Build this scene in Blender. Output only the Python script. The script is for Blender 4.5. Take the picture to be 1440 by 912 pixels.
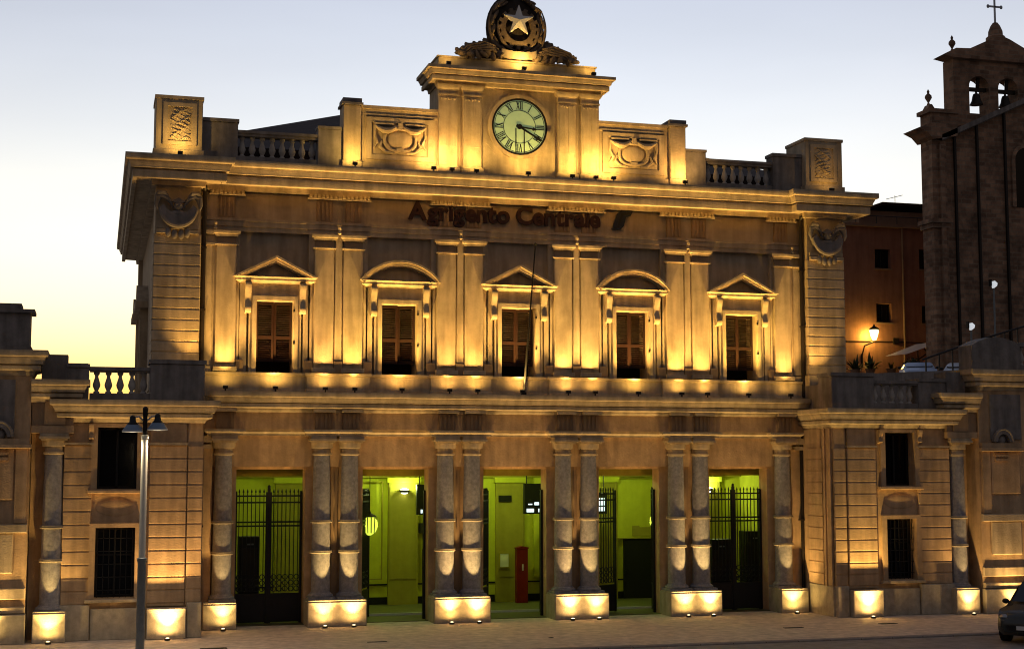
import bpy, bmesh, math, random
from mathutils import Vector, Matrix
random.seed(7)
PI = math.pi
sc = bpy.context.scene
COL = sc.collection
for o in list(bpy.data.objects): bpy.data.objects.remove(o)

# ------------------------------------------------------------------ camera
cd = bpy.data.cameras.new('camera'); cam = bpy.data.objects.new('camera', cd); COL.objects.link(cam)
cd.sensor_width = 36.0; cd.lens = 36.0*2060/1440; cd.clip_start = .1; cd.clip_end = 6000
cam.location = (-12.968, -45.0961, 4.8537); cam.rotation_euler = (PI/2+.0955, 0, -.2751)
sc.camera = cam
# ------------------------------------------------------------------ dusk sky: the sun has set behind the station
world = bpy.data.worlds.new('World'); sc.world = world; world.use_nodes = True
wn = world.node_tree
sky = wn.nodes.new('ShaderNodeTexSky'); sky.sky_type = 'NISHITA'; sky.sun_disc = False
sky.sun_elevation = math.radians(-3.8); sky.sun_rotation = math.radians(16)
sky.dust_density = 1.6; sky.ozone_density = .68; sky.air_density = .96
wb = wn.nodes.new('ShaderNodeVectorMath'); wb.operation = 'MULTIPLY'; wb.inputs[1].default_value = (1.0, .968, 1.03)   # camera white balance
tc = wn.nodes.new('ShaderNodeTexCoord'); mpn = wn.nodes.new('ShaderNodeMapping'); mpn.inputs['Scale'].default_value = (2, 2, 9)
nz = wn.nodes.new('ShaderNodeTexNoise'); nz.inputs['Scale'].default_value = 1.3; nz.inputs['Detail'].default_value = 4
rr = wn.nodes.new('ShaderNodeMapRange'); rr.inputs[1].default_value = .35; rr.inputs[2].default_value = .65; rr.inputs[3].default_value = .965; rr.inputs[4].default_value = 1.035
sm = wn.nodes.new('ShaderNodeVectorMath'); sm.operation = 'SCALE'
wn.links.new(tc.outputs['Generated'], mpn.inputs[0]); wn.links.new(mpn.outputs[0], nz.inputs['Vector']); wn.links.new(nz.outputs[0], rr.inputs[0])
wn.links.new(sky.outputs[0], sm.inputs[0]); wn.links.new(rr.outputs[0], sm.inputs['Scale'])
wn.links.new(sm.outputs[0], wb.inputs[0]); wn.links.new(wb.outputs[0], wn.nodes['Background'].inputs[0])
wn.nodes['Background'].inputs[1].default_value = .15
sc.view_settings.view_transform = 'Standard'; sc.view_settings.look = 'None'
sc.view_settings.gamma = 1; sc.view_settings.exposure = 5.45
sc.cycles.use_adaptive_sampling = False
sc.cycles.use_denoising = True; sc.cycles.pixel_filter_type = 'BLACKMAN_HARRIS'; sc.cycles.filter_width = 1.05
sc.cycles.max_bounces = 6; sc.cycles.diffuse_bounces = 4
sc.cycles.sample_clamp_indirect = .3
K = 1/42.0          # lamp powers below are written for exposure 0

# ------------------------------------------------------------------ materials
def mat(name, col, rough=.8, var=.18, scale=2.0, bump=.25, bscale=25, streak=.0, metal=0, emit=None, es=0, spec=.3):
    m = bpy.data.materials.new(name); m.use_nodes = True
    nt = m.node_tree; N = nt.nodes; L = nt.links; b = N['Principled BSDF']
    b.inputs['Roughness'].default_value = rough; b.inputs['Metallic'].default_value = metal
    b.inputs['Specular IOR Level'].default_value = spec
    g = N.new('ShaderNodeNewGeometry')
    if var > 0:
        n1 = N.new('ShaderNodeTexNoise'); n1.inputs['Scale'].default_value = scale; n1.inputs['Detail'].default_value = 8; n1.inputs['Roughness'].default_value = .65
        L.new(g.outputs['Position'], n1.inputs['Vector'])
        mp = N.new('ShaderNodeMapping'); mp.inputs['Scale'].default_value = (2.6, 2.6, .3)
        L.new(g.outputs['Position'], mp.inputs['Vector'])
        n2 = N.new('ShaderNodeTexNoise'); n2.inputs['Scale'].default_value = 1.6; n2.inputs['Detail'].default_value = 5
        L.new(mp.outputs[0], n2.inputs['Vector'])
        r1 = N.new('ShaderNodeMapRange'); r1.inputs[1].default_value = .3; r1.inputs[2].default_value = .7
        r1.inputs[3].default_value = 1-var; r1.inputs[4].default_value = 1+var
        L.new(n1.outputs[0], r1.inputs[0])
        r2 = N.new('ShaderNodeMapRange'); r2.inputs[1].default_value = .35; r2.inputs[2].default_value = .62
        r2.inputs[3].default_value = 1-streak; r2.inputs[4].default_value = 1
        L.new(n2.outputs[0], r2.inputs[0])
        mu = N.new('ShaderNodeMath'); mu.operation = 'MULTIPLY'; L.new(r1.outputs[0], mu.inputs[0]); L.new(r2.outputs[0], mu.inputs[1])
        vm = N.new('ShaderNodeVectorMath'); vm.operation = 'SCALE'; vm.inputs[0].default_value = col[:3]
        L.new(mu.outputs[0], vm.inputs['Scale']); L.new(vm.outputs[0], b.inputs['Base Color'])
    else:
        b.inputs['Base Color'].default_value = (*col[:3], 1)
    if bump > 0:
        n3 = N.new('ShaderNodeTexNoise'); n3.inputs['Scale'].default_value = bscale; n3.inputs['Detail'].default_value = 6
        L.new(g.outputs['Position'], n3.inputs['Vector'])
        bp = N.new('ShaderNodeBump'); bp.inputs['Strength'].default_value = bump; bp.inputs['Distance'].default_value = .02
        L.new(n3.outputs[0], bp.inputs['Height']); L.new(bp.outputs[0], b.inputs['Normal'])
    if emit:
        b.inputs['Emission Color'].default_value = (*emit, 1); b.inputs['Emission Strength'].default_value = es*K
    return m
M = {}
M['stone'] = mat('facade_stone', (.53, .43, .29), .85, .2, 1.9, .45, 24, .32)
M['plaster'] = mat('ochre_plaster', (.45, .36, .25), .9, .2, 1.2, .25, 35, .25)
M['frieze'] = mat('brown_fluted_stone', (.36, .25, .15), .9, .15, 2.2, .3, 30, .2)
M['colstone'] = mat('column_travertine', (.31, .305, .315), .85, .32, 9, .6, 28, .15)
M['base'] = mat('pedestal_stone', (.46, .40, .30), .85, .22, 5, .4, 30, .2)
M['wing'] = mat('wing_stone', (.54, .375, .22), .9, .2, 2.4, .45, 20, .28)
M['balus'] = mat('pale_baluster_stone', (.46, .43, .39), .85, .2, 5, .4, 25, .2)
M['weathered'] = mat('weathered_parapet_stone', (.26, .235, .215), .9, .25, 2.5, .4, 18, .35)
M['grille'] = mat('black_iron', (.012, .012, .013), .5, 0, bump=0)
M['dark'] = mat('dark_void', (.01, .009, .008), .9, 0, bump=0)
M['wood'] = mat('brown_shutter_wood', (.02, .0062, .003), .55, .3, 9, .2, 40, .2)
M['pipe'] = mat('dark_drainpipe', (.02, .015, .012), .5, .2, 6, 0)
M['roof'] = mat('roof_tiles', (.045, .028, .02), .95, .35, 5, .6, 12, .1)
M['letter'] = mat('dark_red_letters', (.035, .012, .008), .5, 0, bump=0)
M['navy'] = mat('navy_logo', (.012, .016, .03), .4, 0, bump=0)
M['ball'] = mat('black_emblem_disc', (.035, .026, .02), .8, .35, 7, .5, 20, .2)
M['bronze'] = mat('dark_emblem_stone', (.20, .145, .095), .8, .35, 7, .6, 20, .2)
M['star'] = mat('pale_star', (.80, .78, .72), .7, .08, 6, .1)
M['dial'] = mat('clock_dial', (.42, .62, .40), .5, .05, 5, 0, emit=(.30, .42, .20), es=.28)
M['black'] = mat('black_paint', (.012, .012, .012), .45, 0, bump=0)
M['green'] = mat('yellow_interior_wall', (.56, .56, .05), .8, .08, 3, .1, 40, .08)
M['green2'] = mat('olive_interior_pilaster', (.34, .29, .04), .8, .1, 3, .1, 40, .1)
M['ifloor'] = mat('porch_floor', (.10, .10, .045), .45, .2, 4, .05)
M['red'] = mat('red_post', (.17, .008, .006), .4, .1, 5, 0)
M['white'] = mat('white_paint', (.75, .75, .72), .6, .05, 5, 0)
M['cream'] = mat('cream_pole_paint', (.75, .72, .60), .45, .06, 8, 0)
M['poledark'] = mat('grey_pole_paint', (.20, .225, .235), .45, .15, 8, 0)
M['shade'] = mat('blue_grey_lamp_shade', (.20, .27, .36), .35, .08, 6, 0)
M['pave'] = mat('pavement', (.64, .55, .45), .8, .3, 3, .35, 40, .12)
M['kerb'] = mat('kerb_stone', (.28, .25, .22), .85, .2, 3, .3, 30)
M['asphalt'] = mat('asphalt', (.27, .25, .23), .8, .25, 2.2, .5, 60)
M['earth'] = mat('dry_earth', (.10, .085, .06), .95, .3, .3, .3, 3)
M['drain'] = mat('drain_iron', (.03, .026, .022), .6, .3, 10, .3)
M['house'] = mat('red_brown_render', (.30, .14, .09), .9, .15, 1.0, .3, 10, .2)
M['housetrim'] = mat('pale_brown_trim', (.24, .15, .10), .9, .15, 2, .2)
M['lens'] = mat('lamp_lens', (.9, .85, .7), .3, 0, bump=0, emit=(1, .80, .42), es=8)
M['lensdim'] = mat('small_lamp_lens', (.8, .7, .5), .3, 0, bump=0, emit=(1, .66, .22), es=.12)
M['housing'] = mat('lamp_housing', (.025, .02, .015), .5, 0, bump=0)
M['sconce'] = mat('sconce_glow', (.9, .9, .8), .4, 0, bump=0, emit=(.95, 1, .62), es=6)
M['lantern'] = mat('lantern_glow', (.9, .8, .5), .4, 0, bump=0, emit=(1, .72, .22), es=9)
M['yglow'] = mat('green_yellow_glow', (.8, .9, .2), .4, 0, bump=0, emit=(.80, 1, .08), es=1.1)
M['screen'] = mat('display_white', (.6, .7, .75), .3, 0, bump=0, emit=(.72, .95, 1), es=1.5)
M['globe'] = mat('white_lamp_head', (.85, .87, .9), .4, 0, bump=0, emit=(.9, .95, 1), es=.55)
M['sdiff'] = mat('lamp_diffuser', (.8, .78, .7), .5, 0, bump=0, emit=(1, .88, .62), es=1.2)
M['canvas'] = mat('white_canvas', (.62, .56, .52), .8, .06, 4, 0)
M['leaf'] = mat('dark_leaf', (.035, .05, .018), .7, .3, 6, 0)
M['carpaint'] = mat('dark_grey_car_paint', (.03, .036, .035), .25, .05, 3, 0, spec=.6)
M['carwhite'] = mat('silver_car_paint', (.50, .53, .57), .3, .04, 3, 0, spec=.6)
M['carblue'] = mat('blue_white_car_paint', (.38, .47, .62), .3, .04, 3, 0, spec=.6)
M['glass'] = mat('car_glass', (.01, .012, .014), .08, 0, bump=0, spec=.7)
M['paneglass'] = mat('dark_window_glass', (.006, .006, .007), .15, 0, bump=0, spec=.25)
M['tyre'] = mat('tyre_rubber', (.012, .012, .012), .8, 0, bump=0)
M['alloy'] = mat('alloy_rim', (.35, .35, .36), .35, 0, bump=0, metal=.7)
M['bell'] = mat('bell_bronze', (.03, .025, .018), .5, .2, 5, 0, metal=.5)
M['cross'] = mat('pale_metal_cross', (.45, .48, .52), .5, .1, 5, 0)
def brickmat():
    m = bpy.data.materials.new('church_brick'); m.use_nodes = True
    nt = m.node_tree; N = nt.nodes; L = nt.links; b = N['Principled BSDF']; b.inputs['Roughness'].default_value = .95
    g = N.new('ShaderNodeNewGeometry'); sp = N.new('ShaderNodeSeparateXYZ'); L.new(g.outputs['Position'], sp.inputs[0])
    ad = N.new('ShaderNodeMath'); L.new(sp.outputs['X'], ad.inputs[0]); L.new(sp.outputs['Y'], ad.inputs[1])
    cx = N.new('ShaderNodeCombineXYZ'); L.new(ad.outputs[0], cx.inputs[0]); L.new(sp.outputs['Z'], cx.inputs[1])
    br = N.new('ShaderNodeTexBrick'); br.inputs['Scale'].default_value = 1; br.inputs['Brick Width'].default_value = .7; br.inputs['Row Height'].default_value = .27
    br.inputs['Mortar Size'].default_value = .025; br.inputs['Bias'].default_value = -.2
    br.inputs['Color1'].default_value = (.33, .195, .12, 1); br.inputs['Color2'].default_value = (.13, .075, .045, 1); br.inputs['Mortar'].default_value = (.24, .18, .125, 1)
    L.new(cx.outputs[0], br.inputs['Vector'])
    n = N.new('ShaderNodeTexNoise'); n.inputs['Scale'].default_value = .9; n.inputs['Detail'].default_value = 9; n.inputs['Roughness'].default_value = .7; L.new(g.outputs['Position'], n.inputs['Vector'])
    r = N.new('ShaderNodeMapRange'); r.inputs[1].default_value = .3; r.inputs[2].default_value = .7; r.inputs[3].default_value = .35; r.inputs[4].default_value = 1.5; L.new(n.outputs[0], r.inputs[0])
    vm = N.new('ShaderNodeVectorMath'); vm.operation = 'SCALE'; L.new(br.outputs[0], vm.inputs[0]); L.new(r.outputs[0], vm.inputs['Scale']); L.new(vm.outputs[0], b.inputs['Base Color'])
    bp = N.new('ShaderNodeBump'); bp.inputs['Strength'].default_value = .7; bp.inputs['Distance'].default_value = .06; L.new(n.outputs[0], bp.inputs['Height']); L.new(bp.outputs[0], b.inputs['Normal'])
    return m
M['brick'] = brickmat()

# ------------------------------------------------------------------ mesh helpers
class MB:
    def __init__(s): s.v = []; s.f = []
    def add(s, vs, fs):
        k = len(s.v); s.v += [tuple(p) for p in vs]; s.f += [tuple(i+k for i in f) for f in fs]; return s
    def box(s, x0, x1, y0, y1, z0, z1):
        return s.add([(x0,y0,z0),(x1,y0,z0),(x1,y1,z0),(x0,y1,z0),(x0,y0,z1),(x1,y0,z1),(x1,y1,z1),(x0,y1,z1)],
                     [(0,3,2,1),(4,5,6,7),(0,1,5,4),(1,2,6,5),(2,3,7,6),(3,0,4,7)])
    def bevbox(s, x0, x1, y0, y1, z0, z1, b=.015):
        # box whose front (low y) edges are chamfered
        return s.add([(x0,y1,z0),(x1,y1,z0),(x1,y1,z1),(x0,y1,z1),(x0,y0+b,z0),(x1,y0+b,z0),(x1,y0+b,z1),(x0,y0+b,z1),
                      (x0+b,y0,z0+b),(x1-b,y0,z0+b),(x1-b,y0,z1-b),(x0+b,y0,z1-b)],
                     [(3,2,1,0),(8,9,10,11),(4,5,9,8),(5,6,10,9),(6,7,11,10),(7,4,8,11),(0,1,5,4),(1,2,6,5),(2,3,7,6),(3,0,4,7)])
    def prism(s, poly, a0, a1, ax='y'):
        n = len(poly)
        def P(p, a):
            if ax == 'y': return (p[0], a, p[1])
            if ax == 'x': return (a, p[0], p[1])
            return (p[0], p[1], a)
        vs = [P(p, a0) for p in poly]+[P(p, a1) for p in poly]
        fs = [tuple(range(n)), tuple(range(2*n-1, n-1, -1))]+[(i, i+n, (i+1) % n+n, (i+1) % n) for i in range(n)]
        return s.add(vs, fs)
    def strip(s, outer, inner, a0, a1, closed=False):
        # solid band between two equally long XZ polylines, extruded along y
        n = len(outer); vs = []
        for a in (a0, a1):
            vs += [(p[0], a, p[1]) for p in outer]+[(p[0], a, p[1]) for p in inner]
        fs = []; m = 2*n
        for i in range(n if closed else n-1):
            j = (i+1) % n
            fs += [(i,j,n+j,n+i), (m+i,m+n+i,m+n+j,m+j), (i,m+i,m+j,j), (n+i,n+j,m+n+j,m+n+i)]
        if not closed: fs += [(0,n,m+n,m), (n-1,m+n-1,m+2*n-1,2*n-1)]
        return s.add(vs, fs)
    def lathe(s, cx, cy, prof, n=20, cz=0, caps=True):
        vs = []; fs = []
        for r, z in prof:
            for i in range(n):
                a = 2*PI*i/n; vs.append((cx+r*math.cos(a), cy+r*math.sin(a), cz+z))
        for k in range(len(prof)-1):
            for i in range(n):
                j = (i+1) % n; fs.append((k*n+i, k*n+j, (k+1)*n+j, (k+1)*n+i))
        if caps: fs += [tuple(range(n-1, -1, -1)), tuple(range((len(prof)-1)*n, len(prof)*n))]
        return s.add(vs, fs)
    def tube(s, path, r, n=8, caps=True):
        path = [Vector(p) for p in path]; R = r if isinstance(r, (list, tuple)) else [r]*len(path)
        vs = []; fs = []; u = None
        for i, p in enumerate(path):
            d = (path[min(i+1, len(path)-1)]-path[max(i-1, 0)]).normalized()
            if u is None: u = d.orthogonal().normalized()
            u = (u-d*u.dot(d)).normalized(); w = d.cross(u)
            for k in range(n):
                a = 2*PI*k/n; vs.append(p+(u*math.cos(a)+w*math.sin(a))*R[i])
        for i in range(len(path)-1):
            for k in range(n):
                j = (k+1) % n; fs.append((i*n+k, i*n+j, (i+1)*n+j, (i+1)*n+k))
        if caps: fs += [tuple(range(n-1, -1, -1)), tuple(range((len(path)-1)*n, len(path)*n))]
        return s.add(vs, fs)
    def ell(s, c, r, rot=None, nu=8, nv=5):
        vs = []; fs = []; c = Vector(c)
        for j in range(nv+1):
            t = PI*j/nv
            for i in range(nu):
                a = 2*PI*i/nu; p = Vector((r[0]*math.sin(t)*math.cos(a), r[1]*math.sin(t)*math.sin(a), r[2]*math.cos(t)))
                if rot is not None: p = rot @ p
                vs.append(c+p)
        for j in range(nv):
            for i in range(nu):
                k = (i+1) % nu; fs.append((j*nu+i, (j+1)*nu+i, (j+1)*nu+k, j*nu+k))
        return s.add(vs, fs)
    def sweep(s, path, prof, closed=False):
        # sweep profile [(out, z)] along a plan polyline; out is to the right-hand side of travel
        n = len(path); P = [Vector(p) for p in path]; vs = []; fs = []; m = len(prof)
        for i in range(n):
            ns = []
            if i > 0 or closed:
                d = (P[i]-P[i-1]).normalized(); ns.append(Vector((d.y, -d.x)))
            if i < n-1 or closed:
                d = (P[(i+1) % n]-P[i]).normalized(); ns.append(Vector((d.y, -d.x)))
            mi = ns[0] if len(ns) == 1 else (ns[0]+ns[1])/(1+ns[0].dot(ns[1]))
            for o, z in prof: vs.append((P[i].x+mi.x*o, P[i].y+mi.y*o, z))
        for i in range(n if closed else n-1):
            j = (i+1) % n
            for k in range(m):
                l = (k+1) % m; fs.append((i*m+k, i*m+l, j*m+l, j*m+k))
        if not closed: fs += [tuple(range(m)), tuple(range(n*m-1, (n-1)*m-1, -1))]
        return s.add(vs, fs)
    def wall(s, x0, x1, z0, z1, y0, y1, holes):
        xs = sorted({x0, x1}|{h[0] for h in holes}|{h[1] for h in holes}); zs = sorted({z0, z1}|{h[2] for h in holes}|{h[3] for h in holes})
        solid = lambda i, j: 0 <= i < len(xs)-1 and 0 <= j < len(zs)-1 and not any(h[0] <= xs[i]+1e-6 and xs[i+1] <= h[1]+1e-6 and h[2] <= zs[j]+1e-6 and zs[j+1] <= h[3]+1e-6 for h in holes)
        for i in range(len(xs)-1):
            for j in range(len(zs)-1):
                if not solid(i, j): continue
                a, b, c, d = xs[i], xs[i+1], zs[j], zs[j+1]
                s.add([(a,y0,c),(b,y0,c),(b,y0,d),(a,y0,d)], [(0,1,2,3)]); s.add([(a,y1,c),(a,y1,d),(b,y1,d),(b,y1,c)], [(0,1,2,3)])
                if not solid(i-1, j): s.add([(a,y0,c),(a,y0,d),(a,y1,d),(a,y1,c)], [(0,1,2,3)])
                if not solid(i+1, j): s.add([(b,y0,c),(b,y1,c),(b,y1,d),(b,y0,d)], [(0,1,2,3)])
                if not solid(i, j-1): s.add([(a,y0,c),(a,y1,c),(b,y1,c),(b,y0,c)], [(0,1,2,3)])
                if not solid(i, j+1): s.add([(a,y0,d),(b,y0,d),(b,y1,d),(a,y1,d)], [(0,1,2,3)])
        return s
    def flip(s, sx): s.v = [(sx*x, y, z) for x, y, z in s.v]; return s
    def shift(s, dx=0, dy=0, dz=0): s.v = [(x+dx, y+dy, z+dz) for x, y, z in s.v]; return s
    def mesh(s, name, smooth=True):
        me = bpy.data.meshes.new(name); me.from_pydata(s.v, [], s.f)
        bm = bmesh.new(); bm.from_mesh(me); bmesh.ops.remove_doubles(bm, verts=bm.verts, dist=1e-5)
        bmesh.ops.recalc_face_normals(bm, faces=bm.faces); bm.to_mesh(me); bm.free()
        if smooth:
            me.polygons.foreach_set('use_smooth', [True]*len(me.polygons)); me.set_sharp_from_angle(angle=math.radians(38))
        return me
WP = {}
def obj(name, mb, m, parent=None, loc=(0, 0, 0), rot=None, kind=None, label=None):
    me = mb.mesh(name) if isinstance(mb, MB) else mb
    if not me.materials: me.materials.append(M[m])
    o = bpy.data.objects.new(name, me); COL.objects.link(o)
    loc = Vector(loc)
    if parent is not None:
        o.parent = parent; o.location = loc-WP[parent.name]
    else: o.location = loc
    if rot: o.rotation_euler = rot
    WP[o.name] = loc
    if kind: o['kind'] = kind
    if label: o['label'] = label
    return o
def tag(o, label, cat, group=None):
    o['label'] = label; o['category'] = cat
    if group: o['group'] = group
    return o
def thing(name, label, cat, loc=(0, 0, 0), group=None):
    o = bpy.data.objects.new(name, None); COL.objects.link(o); o.location = loc; o.empty_display_size = .2
    WP[o.name] = Vector(loc); return tag(o, label, cat, group)
def arc(cx, cz, r, a0, a1, n, rz=None):
    return [(cx+r*math.cos(math.radians(a0+(a1-a0)*i/n)), cz+(rz or r)*math.sin(math.radians(a0+(a1-a0)*i/n))) for i in range(n+1)]

# ------------------------------------------------------------------ lamps
WARM = (1, .56, .132); PALE = (1, .61, .19)
LR = random.Random(21)
LENS_G = MB().lathe(0, 0, [(.055, 0), (.06, .012), (.03, .02)], 12).mesh('lens')
HOUS_G = MB().lathe(0, 0, [(.075, -.02), (.085, 0), (.085, .03), (.065, .045), (.06, .03)], 14).mesh('housing')
LENS_S = MB().box(-.055, .055, -.03, .03, 0, .012).mesh('lens')
HOUS_S = MB().box(-.075, .075, -.05, .05, -.09, -.002).box(-.02, .02, -.02, .02, -.16, -.09).mesh('housing')
def spot(parent, loc, aim, power, ang, blend=1.0, col=WARM, rad=.03):
    l = bpy.data.lights.new('flood_light', 'SPOT'); l.energy = power*K*LR.uniform(.76, 1.2); l.spot_size = math.radians(ang); l.spot_blend = blend
    l.color = (col[0], col[1]*LR.uniform(.95, 1.06), col[2]*LR.uniform(.9, 1.1)); l.shadow_soft_size = rad
    o = bpy.data.objects.new('flood_light', l); COL.objects.link(o); o.parent = parent
    o.location = Vector(loc)-WP[parent.name]; o.rotation_euler = (Vector(aim)-Vector(loc)).to_track_quat('-Z', 'Y').to_euler()
    return o
def point(parent, loc, power, col, rad=.08):
    l = bpy.data.lights.new('lamp_light', 'POINT'); l.energy = power*K; l.color = col; l.shadow_soft_size = rad
    o = bpy.data.objects.new('lamp_light', l); COL.objects.link(o); o.parent = parent; o.location = Vector(loc)-WP[parent.name]
    return o
def ground_flood(x, y, label, power=1.0, lean=.34, ang=82):
    t = thing('ground_uplight', label, 'uplight', (x, y, 0), 'uplights in the pavement along the facade')
    obj('housing', HOUS_G, 'housing', t, (x, y, .03)); obj('lens', LENS_G, 'lens', t, (x, y, .058))
    spot(t, (x, y, .10), (x, y+lean, 2.2), 560*power, ang, col=PALE)
    spot(t, (x, y, .09), (x, y+.12, 1.2), 62*power, 176, col=PALE)
FP = 13.0; FS = .6
def ledge_flood(x, y, z, label, power, ang, lean=.35, group='small floodlights on the lower cornice', h=3):
    t = thing('ledge_floodlight', label, 'floodlight', (x, y, z-.0), group)
    obj('housing', HOUS_S, 'housing', t, (x, y, z+.162)); obj('lens', LENS_S, 'lensdim', t, (x, y, z+.162))
    spot(t, (x, y, z+.19), (x, y+lean, z+h), power*FP, ang)
    spot(t, (x, y, z+.18), (x, y+.3, z+1.0), power*FS, 168)

# ================================================================== the setting
obj('ground', MB().add([(-3000,-3000,-.2),(3000,-3000,-.2),(3000,3000,-.2),(-3000,3000,-.2)], [(0,1,2,3)]), 'earth', kind='structure')
obj('road', MB().box(-90, 90, -60, -7.36, -.19, -.05), 'asphalt', kind='structure')
pav = obj('pavement', MB().box(-90, 90, -7.1, 60, -.19, 0), 'pave', kind='structure')
KS = MB().bevbox(-.485, .485, -.25, 0, -.19, -.003, .02).mesh('kerb_stone')
for i in range(40): obj('kerb_stone', KS, 'kerb', pav, (-20+i*.98, -7.105, random.uniform(-.006, .002)))
for x, y, w, d, lab in [(7.27, -4.47, .62, .16, 'narrow slot drain in the pavement before the rightmost doorway'), (10.6, -4.2, .55, .22, 'dark drain cover in the pavement before the right corner block'),
                 (-5.4, -4.58, .55, .12, 'thin slot drain in the pavement before the second doorway'), (-9.85, -4.85, .7, .3, 'dark drain cover at the lower edge of the picture near the lamp post'),
                 (-.48, -4.93, .12, .12, 'tiny round drain hole in the pavement before the middle doorway')]:
    tag(obj('drain_cover', MB().box(-w/2, w/2, -d/2, d/2, .002, .012).box(-w/2+.03, w/2-.03, -d*.08, d*.08, .012, .018), 'drain', None, (x, y, 0)), lab, 'drain', 'drain covers in the pavement')

# ================================================================== station building
B = thing('station_building', 'symmetrical floodlit railway station with paired columns, clock attic and five pedimented windows', 'building', (0, 0, 0))
BAYS = [-7.8, -3.9, 0, 3.9, 7.8]; PAIRS = [-5.85, -1.95, 1.95, 5.85]; CO = .435; OW = 1.05
# --- lower wall with five doorways
obj('lower_wall', MB().wall(-10.0, 10.0, 0, 5.74, .5, 1.1, [(b-OW, b+OW, -.01, 4.72) for b in BAYS]), 'wing', B)
obj('lintel_band', MB().box(-10.0, 10.0, .28, .498, 4.80, 5.74), 'wing', B)
# strip moulding and frieze above the columns
mo = [(.0, 5.745), (.05, 5.745), (.05, 5.80), (.13, 5.86), (.13, 5.93), (0, 5.93)]
pth = [(-10.0, .2)]
for p in sorted([-9.27]+PAIRS+[9.27]):
    hw = .92 if abs(p) < 9 else .48
    a, b_ = max(p-hw, -10.0), min(p+hw, 10.0)
    if a > -9.99: pth += [(a, .2)]
    else: pth = []
    pth += [(a, -.16), (b_, -.16)]
    if b_ < 9.99: pth += [(b_, .2)]
obj('architrave_moulding', MB().sweep([(-9.99, .5)]+pth+[(9.99, .5)], mo), 'stone', B)
obj('lower_frieze', MB().box(-10.0, 10.0, -.02, .6, 5.932, 6.46), 'wing', B)
obj('entablature_core', MB().box(-9.98, 9.98, .21, .6, 5.74, 5.94), 'wing', B)
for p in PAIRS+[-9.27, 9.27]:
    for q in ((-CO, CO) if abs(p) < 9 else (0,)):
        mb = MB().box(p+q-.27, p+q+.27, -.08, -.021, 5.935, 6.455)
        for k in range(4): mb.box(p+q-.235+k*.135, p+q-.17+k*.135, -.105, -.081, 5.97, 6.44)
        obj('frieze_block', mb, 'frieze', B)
LC = [(-.3, 6.455), (.04, 6.455), (.08, 6.50), (.10, 6.54), (.10, 6.56), (.30, 6.58), (.35, 6.60), (.35, 6.70), (.29, 6.705), (.29, 6.735), (.40, 6.745), (.41, 6.80), (.46, 6.87), (.46, 6.89), (.54, 6.91), (.55, 6.93), (.55, 7.06), (-.3, 7.06)]
obj('lower_cornice', MB().sweep([(-10.0, -.03), (10.0, -.03)], LC), 'stone', B)
for p in PAIRS+[-9.27, 9.27]:     # small blocks under the cornice
    for q in ((-CO, CO) if abs(p) < 9 else (0,)):
        obj('bracket_block', MB().box(p+q-.33, p+q+.33, -.33, -.1, 6.47, 6.56), 'stone', B)
# --- columns
r0 = .285
def colmeshes():
    sh = [(r0*(1.02-.14*((z-.98)/4.2)**1.6), z) for z in [.98+4.2*i/14 for i in range(15)]]
    shaft = MB().lathe(0, 0, sh, 28).mesh('column')
    ring = MB().lathe(0, 0, [(.24, -.045), (.325, -.045), (.34, -.035), (.34, -.01), (.315, -.005), (.315, .005), (.335, .01), (.335, .03), (.30, .045), (.24, .045)], 28).mesh('ring')
    base = MB().lathe(0, 0, [(.37, .86), (.39, .89), (.38, .93), (.33, .95), (.33, .97), (.30, .995)], 28).box(-.4, .4, -.4, .4, .79, .86).mesh('column_base')
    cap = MB().lathe(0, 0, [(.25, 5.15), (.30, 5.16), (.305, 5.21), (.262, 5.22), (.262, 5.36), (.33, 5.37), (.335, 5.41), (.345, 5.50), (.345, 5.53)], 28).mesh('capital')
    aba = MB().box(-.35, .35, -.35, .35, 5.531, 5.585).box(-.41, .41, -.41, .41, 5.587, 5.65).box(-.385, .385, -.385, .385, 5.652, 5.735).mesh('abacus')
    return shaft, ring, base, cap, aba
CM = colmeshes()
def column(parent, x, y, m='colstone', s=1):
    c = obj('column', CM[0], m, parent, (x, y, 0))
    for z in (2.22, 3.14): obj('ring', CM[1], 'base', c, (x, y, z))
    obj('column_base', CM[2], m, c, (x, y, 0)); obj('capital', CM[3], 'stone', c, (x, y, 0)); obj('abacus', CM[4], 'stone', c, (x, y, 0))
    return c
CY = .17; PY = -.46        # column axis, pedestal front
ORD = ['first', 'second', 'middle', 'fourth', 'fifth']
for i, p in enumerate(PAIRS):
    obj('pedestal', MB().bevbox(p-.9, p+.9, PY, .52, 0, .74, .02).box(p-.88, p+.88, PY+.02, .52, .742, .785), 'base', B)
    for q, side in ((-CO, 'left'), (CO, 'right')):
        column(B, p+q, CY)
        ground_flood(p+q+.02, PY-.30, 'ground uplight at the foot of the %s column between the %s and %s doorways' % (side, ORD[i], ORD[i+1]))
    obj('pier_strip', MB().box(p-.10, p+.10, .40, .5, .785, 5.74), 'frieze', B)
for s, side in ((-1, 'left'), (1, 'right')):
    obj('pedestal', MB().bevbox(8.86, 9.85, PY, .52, 0, .74, .02).box(8.88, 9.83, PY+.02, .52, .742, .785).flip(s), 'base', B)
    column(B, s*9.27, CY)
    ground_flood(s*9.27, PY-.30, 'ground uplight at the foot of the single column beside the %s corner block' % side)
    obj('pier_strip', MB().box(9.6, 10.0, .2, .5, .785, 5.74).flip(s), 'wing', B)
    obj('capital', MB().box(9.66, 10.0, -.1, .2, 5.53, 5.735).box(9.66, 9.98, -.05, .2, 5.35, 5.47).flip(s), 'stone', B)
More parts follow.
